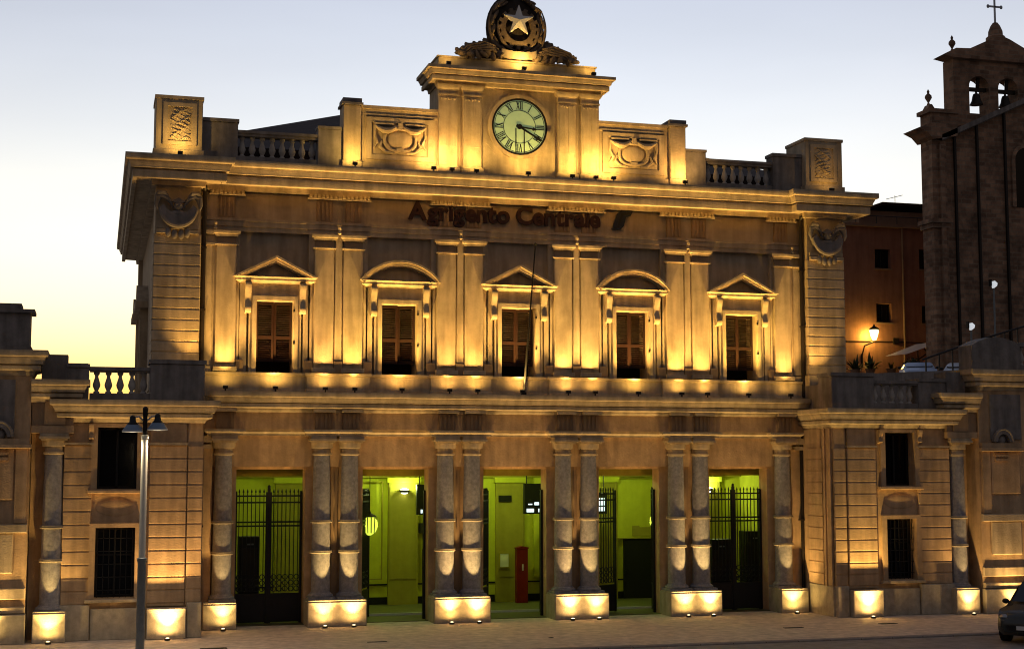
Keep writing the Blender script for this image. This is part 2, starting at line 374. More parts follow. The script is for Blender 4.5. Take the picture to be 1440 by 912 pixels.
# --- upper storey
obj('upper_wall', MB().wall(-10.1, 10.1, 7.062, 13.3, .24, .9, [(b-.56, b+.56, 7.6, 9.88) for b in BAYS]), 'plaster', B)
obj('window_void', MB().box(-10, 10, .905, 1.0, 7.07, 10.2), 'dark', B)
# dado course, stepping forward under the pilasters
dp = [(-10.08, .25), (-10.08, -.05)]
for p in PAIRS: dp += [(p-.98, -.05), (p-.98, -.17), (p+.98, -.17), (p+.98, -.05)]
dp += [(10.08, -.05), (10.08, .25)]
obj('dado', MB().sweep(dp, [(-.03, 7.062), (.03, 7.062), (.03, 7.14), (0, 7.16), (0, 7.56), (.04, 7.58), (.05, 7.62), (.05, 7.66), (-.1, 7.66)]), 'stone', B)
obj('dado_top', MB().box(-10.05, 10.05, -.02, .239, 7.56, 7.655), 'stone', B)
PIL = MB().bevbox(-.305, .305, 0, .24, 7.95, 11.54, .012).mesh('pilaster')
PBASE = MB().bevbox(-.36, .36, -.10, .24, 7.69, 7.83, .012).box(-.30, .30, .05, .24, 7.831, 7.95).mesh('pilaster_base')
PCAP = MB().sweep([(-.3, .2), (-.3, 0), (.3, 0), (.3, .2)], [(-.1, 11.545), (.05, 11.545), (.06, 11.57), (.05, 11.60), (-.1, 11.60)]).sweep([(-.3, .2), (-.3, 0), (.3, 0), (.3, .2)], [(-.1, 11.82), (.04, 11.82), (.05, 11.86), (.05, 11.88), (.10, 11.90), (.11, 11.93), (.11, 11.99), (-.1, 11.99)]).mesh('pilaster_capital')
PNECK = MB().box(-.29, .29, .03, .2, 11.601, 11.819).mesh('pilaster_neck')
PTASS = MB().lathe(0, 0, [(.02, 0), (.06, .03), (.05, .09), (.025, .12), (.05, .16), (.06, .22), (.03, .26)], 10).mesh('finial')
def pilaster(x):
    c = obj('pilaster', PIL, 'stone', B, (x, 0, 0)); obj('pilaster_base', PBASE, 'stone', c, (x, 0, 0)); obj('pilaster_capital', PCAP, 'stone', c, (x, 0, 0)); obj('pilaster_neck', PNECK, 'frieze', c, (x, 0, 0))
for p in PAIRS:
    k = obj('pilaster_backing', MB().box(p-.93, p+.93, .10, .24, 7.662, 12.05), 'stone', B)
    for sx in (-1, 1): obj('backing_base', MB().bevbox(p+sx*.93-.14, p+sx*.93+.14, .02, .24, 7.662, 8.05, .012), 'frieze', k)  # darker brown stone puts the shade on these bases into their colour
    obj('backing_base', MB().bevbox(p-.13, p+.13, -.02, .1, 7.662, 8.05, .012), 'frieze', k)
    obj('centre_strip', MB().bevbox(p-.11, p+.11, .02, .1, 8.06, 11.98, .01), 'stone', k)
    obj('finial', PTASS, 'stone', k, (p, -.08, 12.0))
    for q in (-.455, .455): pilaster(p+q)
for s in (-1, 1):
    k = obj('pilaster_backing', MB().box(8.9, 10.09, .10, .24, 7.662, 12.05).flip(s), 'stone', B)
    pilaster(s*9.31)
    obj('half_pilaster', MB().bevbox(9.72, 10.06, .04, .1, 7.86, 11.54, .01).bevbox(9.70, 10.07, .0, .1, 7.668, 7.84, .01).box(9.68, 10.07, -.02, .1, 11.54, 11.60).box(9.66, 10.07, -.06, .1, 11.88, 11.99).flip(s), 'stone', k)
    obj('backing_base', MB().bevbox(8.76, 8.98, .02, .24, 7.662, 8.05, .012).flip(s), 'frieze', k)  # same darker stone, standing in for shade beside the single pilaster
    obj('finial', PTASS, 'stone', k, (s*9.66, -.06, 12.0))
# architrave, frieze, dentils
obj('architrave', MB().sweep([(-10.05, .23), (-10.05, .08), (10.05, .08), (10.05, .23)], [(-.05, 12.0), (0, 12.0), (0, 12.14), (.03, 12.15), (.03, 12.3), (.06, 12.32), (.06, 12.40), (-.05, 12.40)]), 'plaster', B)
obj('upper_frieze', MB().box(-10.08, 10.08, .12, .239, 12.402, 13.2), 'plaster', B)
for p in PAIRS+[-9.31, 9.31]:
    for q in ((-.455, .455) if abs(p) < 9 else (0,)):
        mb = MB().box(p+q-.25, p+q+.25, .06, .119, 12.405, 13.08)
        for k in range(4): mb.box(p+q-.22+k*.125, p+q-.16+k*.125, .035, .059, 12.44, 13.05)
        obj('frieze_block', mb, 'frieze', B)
    hw = 1.0 if abs(p) < 9 else .55
    mb = MB().box(p-hw, p+hw, -.06, .119, 13.10, 13.14).box(p-hw+.03, p+hw-.03, -.02, .119, 13.14, 13.24)
    n = int(hw*2/.13)
    for k in range(n): mb.box(p-hw+.06+k*.13, p-hw+.13+k*.13, -.10, -.021, 13.145, 13.235)
    obj('dentil_band', mb, 'stone', B, kind='stuff')
# main cornice round front and sides
UC = [(-.3, 13.24), (.08, 13.24), (.10, 13.40), (.52, 13.42), (.54, 13.33), (.66, 13.335), (.67, 13.36), (.67, 13.57), (.60, 13.575), (.60, 13.62), (.73, 13.63), (.74, 13.70), (.79, 13.80), (.79, 13.83), (.87, 13.85), (.89, 13.88), (.89, 14.03), (-.3, 14.03)]
obj('main_cornice', MB().sweep([(-11.5, 18), (-11.5, -.3), (-10.08, -.3), (-10.08, .05), (10.08, .05), (10.08, -.3), (11.5, -.3), (11.5, 18)], UC), 'stone', B)
# side and rear walls, roof deck
obj('side_wall', MB().box(-11.35, -10.2, .5, 18, 0, 13.3), 'plaster', B); obj('side_wall', MB().box(10.2, 11.35, .5, 18, 0, 13.3), 'plaster', B)
obj('rear_wall', MB().box(-10.2, 10.2, 17.5, 18, 0, 13.3), 'plaster', B)
obj('roof_deck', MB().box(-11.3, 11.3, 0, 18, 13.5, 14.0), 'roof', B)
for s in (-1, 1):
    # corner piers of banded blocks
    k = obj('corner_pier', MB().box(10.12, 11.46, -.27, 1.2, 6.5, 13.3).flip(s), 'stone', B)
    BL = MB().bevbox(10.1, 11.5, -.3, 1.22, 0, .30, .022).flip(s).mesh('block')
    for i in range(12): obj('block', BL, 'stone', k, (0, 0, 7.90+i*.326))
    obj('pier_plinth', MB().bevbox(10.04, 11.55, -.42, 1.26, 7.06, 7.86, .02).flip(s), 'stone', k)
    obj('rear_pier', MB().box(11.2, 11.5, 16.6, 18, 6.5, 13.3).flip(s), 'stone', B)
    w = obj('side_window', MB().box(11.34, 11.62, 8.3, 8.55, 7.5, 10.4).box(11.34, 11.62, 9.75, 10.0, 7.5, 10.4).box(11.34, 11.8, 8.0, 10.3, 10.4, 10.62).prism([(8.0, 10.62), (10.3, 10.62), (9.15, 11.3)], 11.34, 11.75, 'x').flip(s), 'stone', B)
    w = obj('side_window', MB().box(11.34, 11.62, 12.9, 13.15, 7.5, 10.4).box(11.34, 11.62, 14.35, 14.6, 7.5, 10.4).box(11.34, 11.8, 12.6, 14.9, 10.4, 10.62).prism([(12.6, 10.62), (14.9, 10.62), (13.75, 11.3)], 11.34, 11.75, 'x').flip(s), 'stone', B)
    # winged cartouche at the pier head
    cx = 10.8
    o = obj('pier_ornament', MB().box(cx-.62, cx+.62, -.36, -.29, 11.93, 12.05).box(cx-.62, cx-.3, -.42, -.29, 11.78, 11.9).box(cx+.3, cx+.62, -.42, -.29, 11.78, 11.9).flip(s), 'stone', B)
    bw = MB()
    ou = arc(cx, 12.62, .56, 188, 352, 16, .62); inn = arc(cx, 12.72, .44, 192, 348, 16, .34)
    bw.strip(ou, inn, -.52, -.29); bw.tube([(a, -.50, z) for a, z in ou], [.03+.05*math.sin(PI*i/16) for i in range(17)], 8)
    obj('bowl', bw.flip(s), 'weathered', o)
    for sx in (-1, 1):
        w = MB()
        for q in range(5):
            e = .13*q
            pts = [(cx+sx*(.16+.02*q), 12.56+.05*q), (cx+sx*(.24+.06*q), 12.76+.035*q), (cx+sx*(.36+.07*q), 12.92-.02*q), (cx+sx*(.52+.035*q), 12.90-.07*q), (cx+sx*(.58+.01*q), 12.76-.075*q)]
            w.tube([(a, -.40-.025*q, z) for a, z in pts], [.03, .055, .065, .06, .02], 8)
        w.tube([(cx+sx*.30, -.44, 12.86), (cx+sx*.42, -.52, 12.99), (cx+sx*.58, -.52, 12.99), (cx+sx*.65, -.48, 12.88), (cx+sx*.58, -.46, 12.80)], [.05, .08, .08, .06, .03], 9)
        obj('wing', w.flip(s), 'weathered', o)
    obj('boss', MB().ell((cx, -.46, 12.58), (.14, .12, .13), None, 12, 8).ell((cx, -.44, 12.38), (.24, .10, .10), None, 12, 8).ell((cx-.06, -.57, 12.62), (.03, .03, .03)).ell((cx+.06, -.57, 12.62), (.03, .03, .03)).prism([(cx-.2, 12.74), (cx, 12.66), (cx+.2, 12.74), (cx, 12.86)], -.48, -.36).flip(s), 'weathered', o)
    pn = MB()
    for k2, dx in enumerate((-.28, -.1, .1, .28)): pn.ell((cx+dx, -.40, 11.82-.10*(1-abs(dx)/.3)), (.09, .07, .16), None, 10, 6)
    obj('pendant', pn.flip(s), 'weathered', o)
    # drainpipe
    obj('drainpipe', MB().tube([(10.0, -.06, 13.2), (10.0, -.06, 7.1)], .065, 10).tube([(10.0, -.06, 13.2), (10.0, -.2, 13.3)], .065, 10).box(9.92, 10.08, -.14, .0, 9.5, 9.56).box(9.92, 10.08, -.14, 0, 11.4, 11.46).flip(s), 'pipe', B)
    obj('drainpipe', MB().tube([(9.93, .05, 6.4), (9.93, .05, .03)], .06, 10).box(9.85, 9.99, -.03, .2, 3.0, 3.05).flip(s), 'pipe', B)
# --- windows
AJAR = {-7.8: (2, 12), -3.9: (0, 20), 0: (5, 15), 3.9: (0, 7), 7.8: (3, 17)}
def window(b, seg):
    w = obj('window', MB().wall(-.80, .80, 7.66, 10.10, .06, .238, [(-.56, .56, 7.60, 9.88)])
            .strip([(-.70, 7.66), (-.70, 10.02), (.70, 10.02), (.70, 7.66)], [(-.58, 7.66), (-.58, 9.90), (.58, 9.90), (.58, 7.66)], .015, .06), 'stone', B, (b, 0, 0))
    fr = MB().box(-.78, .78, .09, .238, 10.102, 10.42)
    obj('window_frieze', fr, 'stone', w, (b, 0, 0))
    for sx in (-1, 1):
        obj('side_strip', MB().bevbox(.86, 1.08, .10, .238, 7.66, 10.42, .012).flip(sx), 'stone', w, (b, 0, 0))
        pr = [(.238, 10.42), (-.12, 10.42), (-.14, 10.34), (-.08, 10.2), (-.02, 10.0), (0, 9.8), (-.06, 9.68), (-.07, 9.58), (-.02, 9.5), (.238, 9.48)]
        obj('bracket', MB().prism(pr, sx*.74, sx*.93, 'x'), 'stone', w, (b, 0, 0))
    obj('window_cornice', MB().sweep([(-1.06, .24), (-1.06, .06), (1.06, .06), (1.06, .24)], [(-.1, 10.422), (.06, 10.422), (.08, 10.46), (.16, 10.49), (.16, 10.55), (.21, 10.60), (-.1, 10.60)]), 'stone', w, (b, 0, 0))
    if seg:
        R = 1.62; cz = 11.26-R
        a0 = math.degrees(math.asin((10.602-cz)/R))
        def A(r, zz):
            a = math.degrees(math.asin((zz-cz)/r)); return a
        a1 = A(R, 10.62)
        for (ra, rb, y) in ((R, R-.07, -.20), (R-.07, R-.16, -.14), (R-.16, R-.20, -.04)):
            mbp = MB().strip(arc(0, cz, ra, 180-a1, a1, 24), arc(0, cz, rb, 180-a1, a1, 24), y, .238)
            obj('pediment_moulding', mbp, 'stone', w, (b, 0, 0))
        R2 = R-.2; a2 = A(R2, 10.605)
        obj('tympanum', MB().prism(arc(0, cz, R2, a2, 180-a2, 20), .15, .238), 'plaster', w, (b, 0, 0))
    else:
        def tri(e, top): return [(-e, 10.605), (0, top), (e, 10.605)]
        for (ea, ta, eb, tb, y) in ((1.28, 11.27, 1.14, 11.19, -.20), (1.14, 11.19, .97, 11.09, -.14), (.97, 11.09, .88, 11.04, -.04)):
            obj('pediment_moulding', MB().strip(tri(ea, ta), tri(eb, tb), y, .238), 'stone', w, (b, 0, 0))
        obj('tympanum', MB().prism([(-.88, 10.605), (.88, 10.605), (0, 11.04)], .15, .238), 'plaster', w, (b, 0, 0))
    for sx in (-1, 1):
        mb = MB().wall(.01, .55, 8.03, 9.875, .34, .39, [(.08, .49, 8.10, 8.72), (.08, .49, 8.82, 9.78)])
        for k in range(9): mb.prism([(.345, 8.11+k*.067), (.352, 8.105+k*.067), (.388, 8.15+k*.067), (.381, 8.155+k*.067)], .08, .49, 'x')
        for k in range(14): mb.prism([(.345, 8.83+k*.067), (.352, 8.825+k*.067), (.388, 8.87+k*.067), (.381, 8.875+k*.067)], .08, .49, 'x')
        mb.flip(sx).shift(-sx*.55, -.39, 0); obj('shutter_leaf', mb, 'wood', w, (b+sx*.55, .39, 0), (0, 0, -sx*math.radians(AJAR[b][0 if sx < 0 else 1])))
    for hz in (9.55, 8.55): obj('hinge', MB().box(.555, .60, .0, .05, hz, hz+.08), 'black', w, (b, 0, 0))
for i, b in enumerate(BAYS): window(b, i in (1, 3))
# floodlights on the lower cornice
LZ = 7.06; LY = -.49
for i, p in enumerate(PAIRS):
    for q, side in ((-.455, 'left'), (.455, 'right')):
        ledge_flood(p+q, LY, LZ, 'small ledge floodlight under the %s upper pilaster between the %s and %s windows' % (side, ORD[i], ORD[i+1]), 52, 70, .42, h=4)
for i, b in enumerate(BAYS):
    ledge_flood(b-.02, LY, LZ, 'small ledge floodlight below the sill of the %s upper window' % (ORD[i]), 104, 86, .5, h=3.4)
for s, side in ((-1, 'left'), (1, 'right')):
    ledge_flood(s*9.31, LY, LZ, 'small ledge floodlight under the single upper pilaster by the %s corner pier' % side, 52, 70, .42, h=4)
    ledge_flood(s*10.3, -.92, 7.5, 'floodlight behind the parapet block aimed up the %s corner pier' % side, 22, 90, .6, h=3.0)

# --- attic
AT = 14.032
atY = -.05
BAL = MB().lathe(0, 0, [(.085, 0), (.085, .05), (.05, .08), (.06, .11), (.10, .20), (.108, .26), (.075, .38), (.048, .47), (.05, .52), (.078, .55), (.085, .58), (.085, .63)], 12).mesh('baluster')
for s in (-1, 1):
    # corner pedestal with carved panel
    k = obj('corner_pedestal', MB().bevbox(10.12, 11.52, -.28, 1.15, AT, 16.0, .02).bevbox(10.06, 11.58, -.34, 1.2, AT, 14.36, .02).box(10.09, 11.55, -.31, 1.18, 15.92, 16.02).flip(s), 'stone', B)
    obj('panel_frame', MB().strip([(10.30, 14.50), (10.30, 15.80), (11.30, 15.80), (11.30, 14.50)], [(10.44, 14.62), (10.44, 15.68), (11.16, 15.68), (11.16, 14.62)], -.33, -.278, True).flip(s), 'stone', k)
    rl = MB()
    rr = random.Random(5)
    for z in range(11):
        zz = 14.70+z*.088
        x = 10.5
        pts = [(10.48+j*.085, -.285-.02*math.sin(j*1.1+z), zz+.045*math.sin(j*1.25+z*1.9)) for j in range(8)]
        rl.tube(pts, [.012, .028, .032, .03, .032, .03, .026, .012], 6)
    obj('carved_relief', rl.flip(s), 'stone', k)
    # low blocks and balustrade
    obj('attic_block', MB().bevbox(9.03, 10.12, -.02, .5, AT, 15.36, .015).box(9.0, 10.10, -.06, .54, 15.362, 15.47).flip(s), 'weathered', B)
    bl = obj('attic_balustrade', MB().box(6.56, 9.03, .02, .44, AT, 14.34).box(6.56, 9.03, .04, .42, 14.98, 15.06).box(6.56, 9.03, .0, .46, 15.062, 15.15).flip(s), 'weathered', B)
    for i in range(8): obj('baluster', BAL, 'balus', bl, (s*(6.56+.155+i*.309), .23, 14.342))
    obj('attic_block', MB().bevbox(5.78, 6.56, -.02, .5, AT, 15.34, .015).box(5.78, 6.58, -.05, .53, 15.342, 15.43).flip(s), 'weathered', B)
    obj('attic_pier', MB().bevbox(5.22, 5.78, -.14, .6, AT, 16.14, .015).bevbox(5.19, 5.81, -.18, .62, AT, 14.36, .015).flip(s), 'stone', B)
    obj('pier_cap', MB().box(5.16, 5.84, -.2, .66, 16.142, 16.22).box(5.2, 5.80, -.16, .62, 16.222, 16.36).flip(s), 'weathered', B)
    k = obj('attic_panel', MB().box(2.6, 5.22, .0, .5, AT, 16.08).box(2.6, 5.22, -.10, .5, AT, 14.34).box(2.6, 5.2, -.05, .52, 16.082, 16.19).box(2.75, 5.05, -.03, .0, 15.86, 15.93).flip(s), 'stone', B)
    obj('panel_frame', MB().strip([(2.86, 14.46), (2.86, 15.82), (5.04, 15.82), (5.04, 14.46)], [(3.04, 14.62), (3.04, 15.66), (4.86, 15.66), (4.86, 14.62)], -.06, -.001, True).flip(s), 'stone', k)
    cx, cz = 3.95, 15.12
    el = [(cx+.50*math.copysign(abs(math.cos(a))**.7, math.cos(a)), cz+.36*math.copysign(abs(math.sin(a))**.8, math.sin(a))) for a in [2*PI*i/28 for i in range(29)]]
    obj('cartouche', MB().tube([(x, -.045, z) for x, z in el], .055, 8).ell((cx, -.01, cz), (.42, .07, .30), None, 20, 8).box(cx-.12, cx+.12, -.10, -.02, cz-.36, cz-.28).box(cx-.07, cx+.07, -.14, -.02, cz+.32, cz+.52).flip(s), 'stone', k)
    g = MB()
    for sx in (-1, 1):
        pts = [(cx+sx*(.08+.74*t), -.06-.03*math.sin(PI*t), cz+.44-.17*math.sin(PI*t)) for t in [i/10 for i in range(11)]]
        g.tube(pts, [.04+.055*math.sin(PI*i/10) for i in range(11)], 8)
        g.tube([(cx+sx*.80, -.05, cz+.44), (cx+sx*.82, -.05, cz+.1), (cx+sx*.72, -.05, cz-.12), (cx+sx*.84, -.04, cz-.3)], [.05, .035, .05, .02], 8)
        g.tube([(cx+sx*.58, -.05, cz-.05), (cx+sx*.66, -.06, cz-.25), (cx+sx*.46, -.06, cz-.40), (cx+sx*.2, -.06, cz-.43)], [.03, .06, .05, .03], 8)
        g.box(cx+sx*.5-.30, cx+sx*.5+.34, -.09, -.001, cz+.46, cz+.52)
    obj('garland', g.flip(s), 'stone', k)
# clock tower
ct = obj('clock_block', MB().box(-2.70, 2.70, .0, 1.3, AT, 17.02).box(-2.78, 2.78, -.02, 1.36, AT, 14.3), 'stone', B)
for x in (-2.40, -1.60, 1.60, 2.40):
    k = obj('clock_pilaster', MB().bevbox(x-.31, x+.31, -.14, 0, 14.36, 16.66, .015), 'stone', B)
    for dx in (-.15, .15): obj('flute', MB().bevbox(x+dx-.1, x+dx+.1, -.155, -.139, 15.0, 16.58, .006), 'stone', k)
    obj('pilaster_base', MB().bevbox(x-.38, x+.38, -.24, 0, AT, 14.3, .015).box(x-.34, x+.34, -.18, 0, 14.302, 14.36), 'stone', k)
    mb = MB().box(x-.33, x+.33, -.17, 0, 16.662, 16.72).box(x-.31, x+.31, -.15, 0, 16.722, 16.86).sweep([(x-.3, 0), (x-.3, -.14), (x+.3, -.14), (x+.3, 0)], [(0, 16.862), (.03, 16.862), (.09, 16.95), (.09, 17.02), (0, 17.02)])
    for j in range(5): mb.ell((x-.22+j*.11, -.155, 16.56), (.035, .03, .05), None, 8, 5)
    obj('pilaster_capital', mb, 'stone', k)
TC = [(-.4, 17.022), (.05, 17.022), (.08, 17.14), (.20, 17.15), (.21, 17.10), (.27, 17.105), (.28, 17.12), (.28, 17.24), (.22, 17.245), (.22, 17.28), (.33, 17.29), (.34, 17.34), (.38, 17.40), (.38, 17.42), (.45, 17.44), (.45, 17.54), (-.4, 17.54)]
obj('clock_cornice', MB().sweep([(-2.70, 1.3), (-2.70, -.14), (2.70, -.14), (2.70, 1.3)], TC).box(-2.5, 2.5, .0, 1.3, 17.03, 17.53), 'stone', B)
obj('blocking_course', MB().bevbox(-2.68, 2.68, .12, 1.2, 17.542, 17.98, .015).box(-2.72, 2.72, .08, 1.24, 17.982, 18.03), 'stone', B)
# clock surround (tapering buttress shapes) and dial
CZ = 15.80
obj('clock_surround', MB().strip([(x, z) for x, z in arc(0, CZ, 1.06, 0, 360, 48)], [(x, z) for x, z in arc(0, CZ, .94, 0, 360, 48)], -.09, .0), 'stone', B)
obj('clock_backing', MB().prism([(-.75, 16.98), (.75, 16.98), (1.2, 15.9), (1.2, 15.3), (.8, 14.9), (-.8, 14.9), (-1.2, 15.3), (-1.2, 15.9)], -.025, .0), 'stone', B)
ck = obj('clock', MB().prism(arc(0, CZ, .93, 0, 360, 48)[:-1], -.055, -.026), 'dial', B, label='pale green round clock dial with black roman numerals')
obj('dial_rim', MB().strip(arc(0, CZ, .945, 0, 360, 48), arc(0, CZ, .875, 0, 360, 48), -.075, -.054), 'black', ck)
obj('inner_ring', MB().strip(arc(0, CZ, .552, 0, 360, 48), arc(0, CZ, .535, 0, 360, 48), -.063, -.054).strip(arc(0, CZ, .85, 0, 360, 48), arc(0, CZ, .835, 0, 360, 48), -.063, -.054), 'black', ck)
ROM = ['XII', 'I', 'II', 'III', 'IIII', 'V', 'VI', 'VII', 'VIII', 'IX', 'X', 'XI']
for h, rs in enumerate(ROM):
    mb = MB(); a = math.radians(90-h*30); er = Vector((math.cos(a), math.sin(a))); et = Vector((math.sin(a), -math.cos(a)))
    wd = {'I': .055, 'V': .12, 'X': .12}; tot = sum(wd[c] for c in rs); t = -tot/2
    def bar(t0, r_0, t1, r_1, w):
        p = [er*r_0+et*(t0-w/2), er*r_0+et*(t0+w/2), er*r_1+et*(t1+w/2), er*r_1+et*(t1-w/2)]
        mb.prism([(q.x, CZ+q.y) for q in p], -.066, -.054)
    for c in rs:
        m_ = t+wd[c]/2
        if c == 'I': bar(m_, .57, m_, .84, .026)
        elif c == 'V': bar(m_, .57, m_-.045, .84, .032); bar(m_, .57, m_+.045, .84, .018)
        else: bar(m_+.045, .57, m_-.045, .84, .032); bar(m_-.045, .57, m_+.045, .84, .018)
        t += wd[c]
    obj('numeral', mb, 'black', ck)
def hand(name, ang, L, w, tail=.12):
    a = math.radians(90-ang); er = Vector((math.cos(a), math.sin(a))); et = Vector((math.sin(a), -math.cos(a)))
    p = [er*-tail+et*-w*.7, er*-tail+et*w*.7, er*(L*.72)+et*w*.55, er*(L*.76)+et*w*1.5, er*L, er*(L*.76)-et*w*1.5, er*(L*.72)-et*w*.55]
    obj(name, MB().prism([(q.x, CZ+q.y) for q in p], -.085, -.072), 'black', ck)
hand('hour_hand', 97, .60, .04); hand('minute_hand', 120, .90, .05)
obj('hand_boss', MB().prism(arc(0, CZ, .085, 0, 360, 20)[:-1], -.10, -.06), 'black', ck)
obj('dial_seam', MB().box(-.14, -.105, -.064, -.054, CZ-.86, CZ-.05).box(.14, .175, -.064, -.054, CZ-.86, CZ-.05), 'black', ck)
# --- emblem of star, cog wheel and branches on top
em = thing('emblem_sculpture', 'dark round sculpted emblem with pale five-pointed star and leafy branches on the clock attic', 'sculpture', (0, .45, 18.03))
EZ = 19.2; EY = .45
mb = MB()
mb.ell((0, EY+.05, EZ), (1.0, .34, 1.22), None, 40, 16).box(-1.2, 1.2, EY-.2, EY+.4, 18.032, 18.25)
obj('disc', mb, 'ball', em)
gm = MB(); n = 16; po = []; pi_ = []
for i in range(n):
    for da, r in ((-.5, .60), (-.28, .60), (-.22, .70), (.22, .70), (.28, .60)):
        a = 2*PI*(i+da)/n; po.append((r*math.cos(a), EZ-.08+r*math.sin(a))); pi_.append((.44*math.cos(a), EZ-.08+.44*math.sin(a)))
gm.strip(po, pi_, EY-.40, EY-.2, True)
obj('cog_wheel', gm, 'bronze', em)
st = []
SZ = 19.36
for i in range(10):
    r = .53 if i % 2 == 0 else .21
    a = math.radians(90+36*i); st.append((r*math.cos(a), SZ+r*math.sin(a)))
sv = [(x, EY-.46, z) for x, z in st]+[(0, EY-.55, SZ)]+[(x, EY-.36, z) for x, z in st]
sf = [(i, (i+1) % 10, 10) for i in range(10)]+[(i, 11+i, 11+(i+1) % 10, (i+1) % 10) for i in range(10)]+[tuple(range(20, 10, -1))]
obj('star', MB().add(sv, sf), 'star', em)
rg = random.Random(3)
for sx, nm in ((-1, 'olive_branch'), (1, 'oak_branch')):
    lf = MB()
    # wreath climbing round the disc
    for t in range(34):
        a = math.radians(-84+158*t/33); rad = .84+rg.uniform(-.07, .07)
        p = (sx*rad*math.cos(a), EY-.24+rg.uniform(-.05, .05), EZ+1.2*rad*math.sin(a))
        d = Matrix.Rotation(sx*(a+.35*rg.uniform(-1, 1)), 3, 'Y').inverted() @ Matrix.Rotation(rg.uniform(-.3, .3), 3, 'Z')
        lf.ell(p, (.06, .07, .16), d, 7, 5)
    for rr2, w2 in ((.96, .05), (.70, .06)):
        lf.tube([(sx*rr2*math.cos(a), EY-.26-(.96-rr2)*.4, EZ+1.2*rr2*math.sin(a)) for a in [math.radians(-86+(120 if rr2 > .9 else 95)*i/16) for i in range(17)]], [w2*math.sin(PI*(i+1.2)/19.) for i in range(17)], 8)
    # leaf mound spreading over the ledge
    for t in range(120):
        u = rg.random(); x = .62+1.36*u; top = .86*(1-u**1.5*.6)
        zr = rg.random(); z = 18.08+zr*(top-.1); y = EY-.45+.5*zr+rg.uniform(-.12, .12)
        d = Matrix.Rotation(rg.uniform(-.7, .7), 3, 'Z') @ Matrix.Rotation(sx*rg.uniform(.2, 1.6), 3, 'Y')
        lf.ell((sx*x, y, z), (.085, .05, rg.uniform(.12, .20)), d, 6, 4)
    for q in range(4):
        lf.tube([(sx*(.45+.12*q), EY-.42, 18.10+.12*q), (sx*(.9+.1*q), EY-.50, 18.30+.08*q), (sx*(1.45+.1*q), EY-.50, 18.25+.04*q), (sx*(1.75+.07*q), EY-.45, 18.06+.03*q)], [.03, .045, .035, .02], 7)
    obj(nm, lf, 'bronze', em)
rb = MB()
rp = [(.62*math.sin(t), EY-.45-.10*math.cos(t), 18.30-.13*math.cos(t)) for t in [-1.25+2.5*i/10 for i in range(11)]]
for i in range(10):
    a, b_ = rp[i], rp[i+1]
    rb.add([(a[0], a[1], a[2]-.12), (b_[0], b_[1], b_[2]-.12), (b_[0], b_[1], b_[2]+.12), (a[0], a[1], a[2]+.12), (a[0], a[1]+.1, a[2]-.12), (b_[0], b_[1]+.1, b_[2]-.12), (b_[0], b_[1]+.1, b_[2]+.12), (a[0], a[1]+.1, a[2]+.12)],
           [(0,1,2,3),(7,6,5,4),(0,4,5,1),(3,2,6,7)]+([(0,3,7,4)] if i == 0 else [])+([(1,5,6,2)] if i == 9 else []))
obj('ribbon', rb, 'stone', em)
# attic floodlights
GA = 'small floodlights on the attic'
for s, side in ((-1, 'left'), (1, 'right')):
    ledge_flood(s*10.8, -.85, 14.03, 'small floodlight at the base of the carved %s corner pedestal' % side, 5 if s < 0 else 1.6, 160, .5, GA, 1.2)
    ledge_flood(s*5.5, -.72, 14.03, 'small floodlight below the tall attic pier at the %s end of the clock attic' % side, 12, 165, .5, GA, 1.3)
    ledge_flood(s*3.0, -.72, 14.03, 'small floodlight between the %s cartouche panel and clock pilasters' % side, 17, 165, .5, GA, 1.3)
    for x, w_ in ((2.40, 'outer'), (1.60, 'inner')):
        ledge_flood(s*x, -.68, 14.03, 'small floodlight under the %s clock pilaster on the %s' % (w_, side), 8, 160, .5, GA, 1.6)
    ledge_flood(s*2.45, -.38, 17.54, 'small floodlight at the %s end of the ledge under the emblem' % side, 2.4, 160, .5, GA, 1)
ledge_flood(.1, -.72, 14.03, 'small floodlight under the clock dial', 9, 165, .5, GA, 1.2)
ledge_flood(.05, -.42, 17.54, 'small floodlight below the star emblem in the middle', 9, 160, .6, GA, 1.2)
# hipped roof behind the attic
rz = 14.9
obj('hip_roof', MB().add([(-11, 1.3, rz), (11, 1.3, rz), (11, 17.5, rz), (-11, 17.5, rz), (-3.2, 9, 18.3), (3.2, 9, 18.3), (-11, 1.3, 14.0), (11, 1.3, 14.0), (11, 17.5, 14.0), (-11, 17.5, 14.0)],
    [(0,1,5,4),(1,2,5),(2,3,4,5),(3,0,4),(6,7,1,0),(7,8,2,1),(8,9,3,2),(9,6,0,3)]), 'roof', B)
# ================================================================== lettering on the frieze
sg = thing('station_sign', 'dark raised letters Agrigento Centrale with a slanted logo across the upper frieze', 'sign', (0, .1, 12.62))
def glyph(ch, size, off=.028):
    c = bpy.data.curves.new('letter', 'FONT'); c.body = ch; c.size = size; c.extrude = .035; c.offset = off; c.resolution_u = 4
    o = bpy.data.objects.new('letter', c); COL.objects.link(o); dg = bpy.context.evaluated_depsgraph_get()
    me = bpy.data.meshes.new_from_object(o.evaluated_get(dg)); bpy.data.objects.remove(o)
    me.transform(Matrix.Rotation(PI/2, 4, 'X')); return me
def word(txt, x0, x1, zb, y, size):
    ms = [glyph(c, size) for c in txt]; W = [(min(v.co.x for v in m.vertices), max(v.co.x for v in m.vertices)) for m in ms]
    gap = ((x1-x0)-sum(b-a for a, b in W))/(len(txt)-1); x = x0
    for m, (a, b) in zip(ms, W):
        m.materials.clear(); obj('letter', m, 'letter', sg, (x-a, y, zb)); x += b-a+gap
word('Agrigento', -3.66, -.30, 12.63, .06, .80); word('Centrale', -.08, 2.80, 12.63, .06, .80)
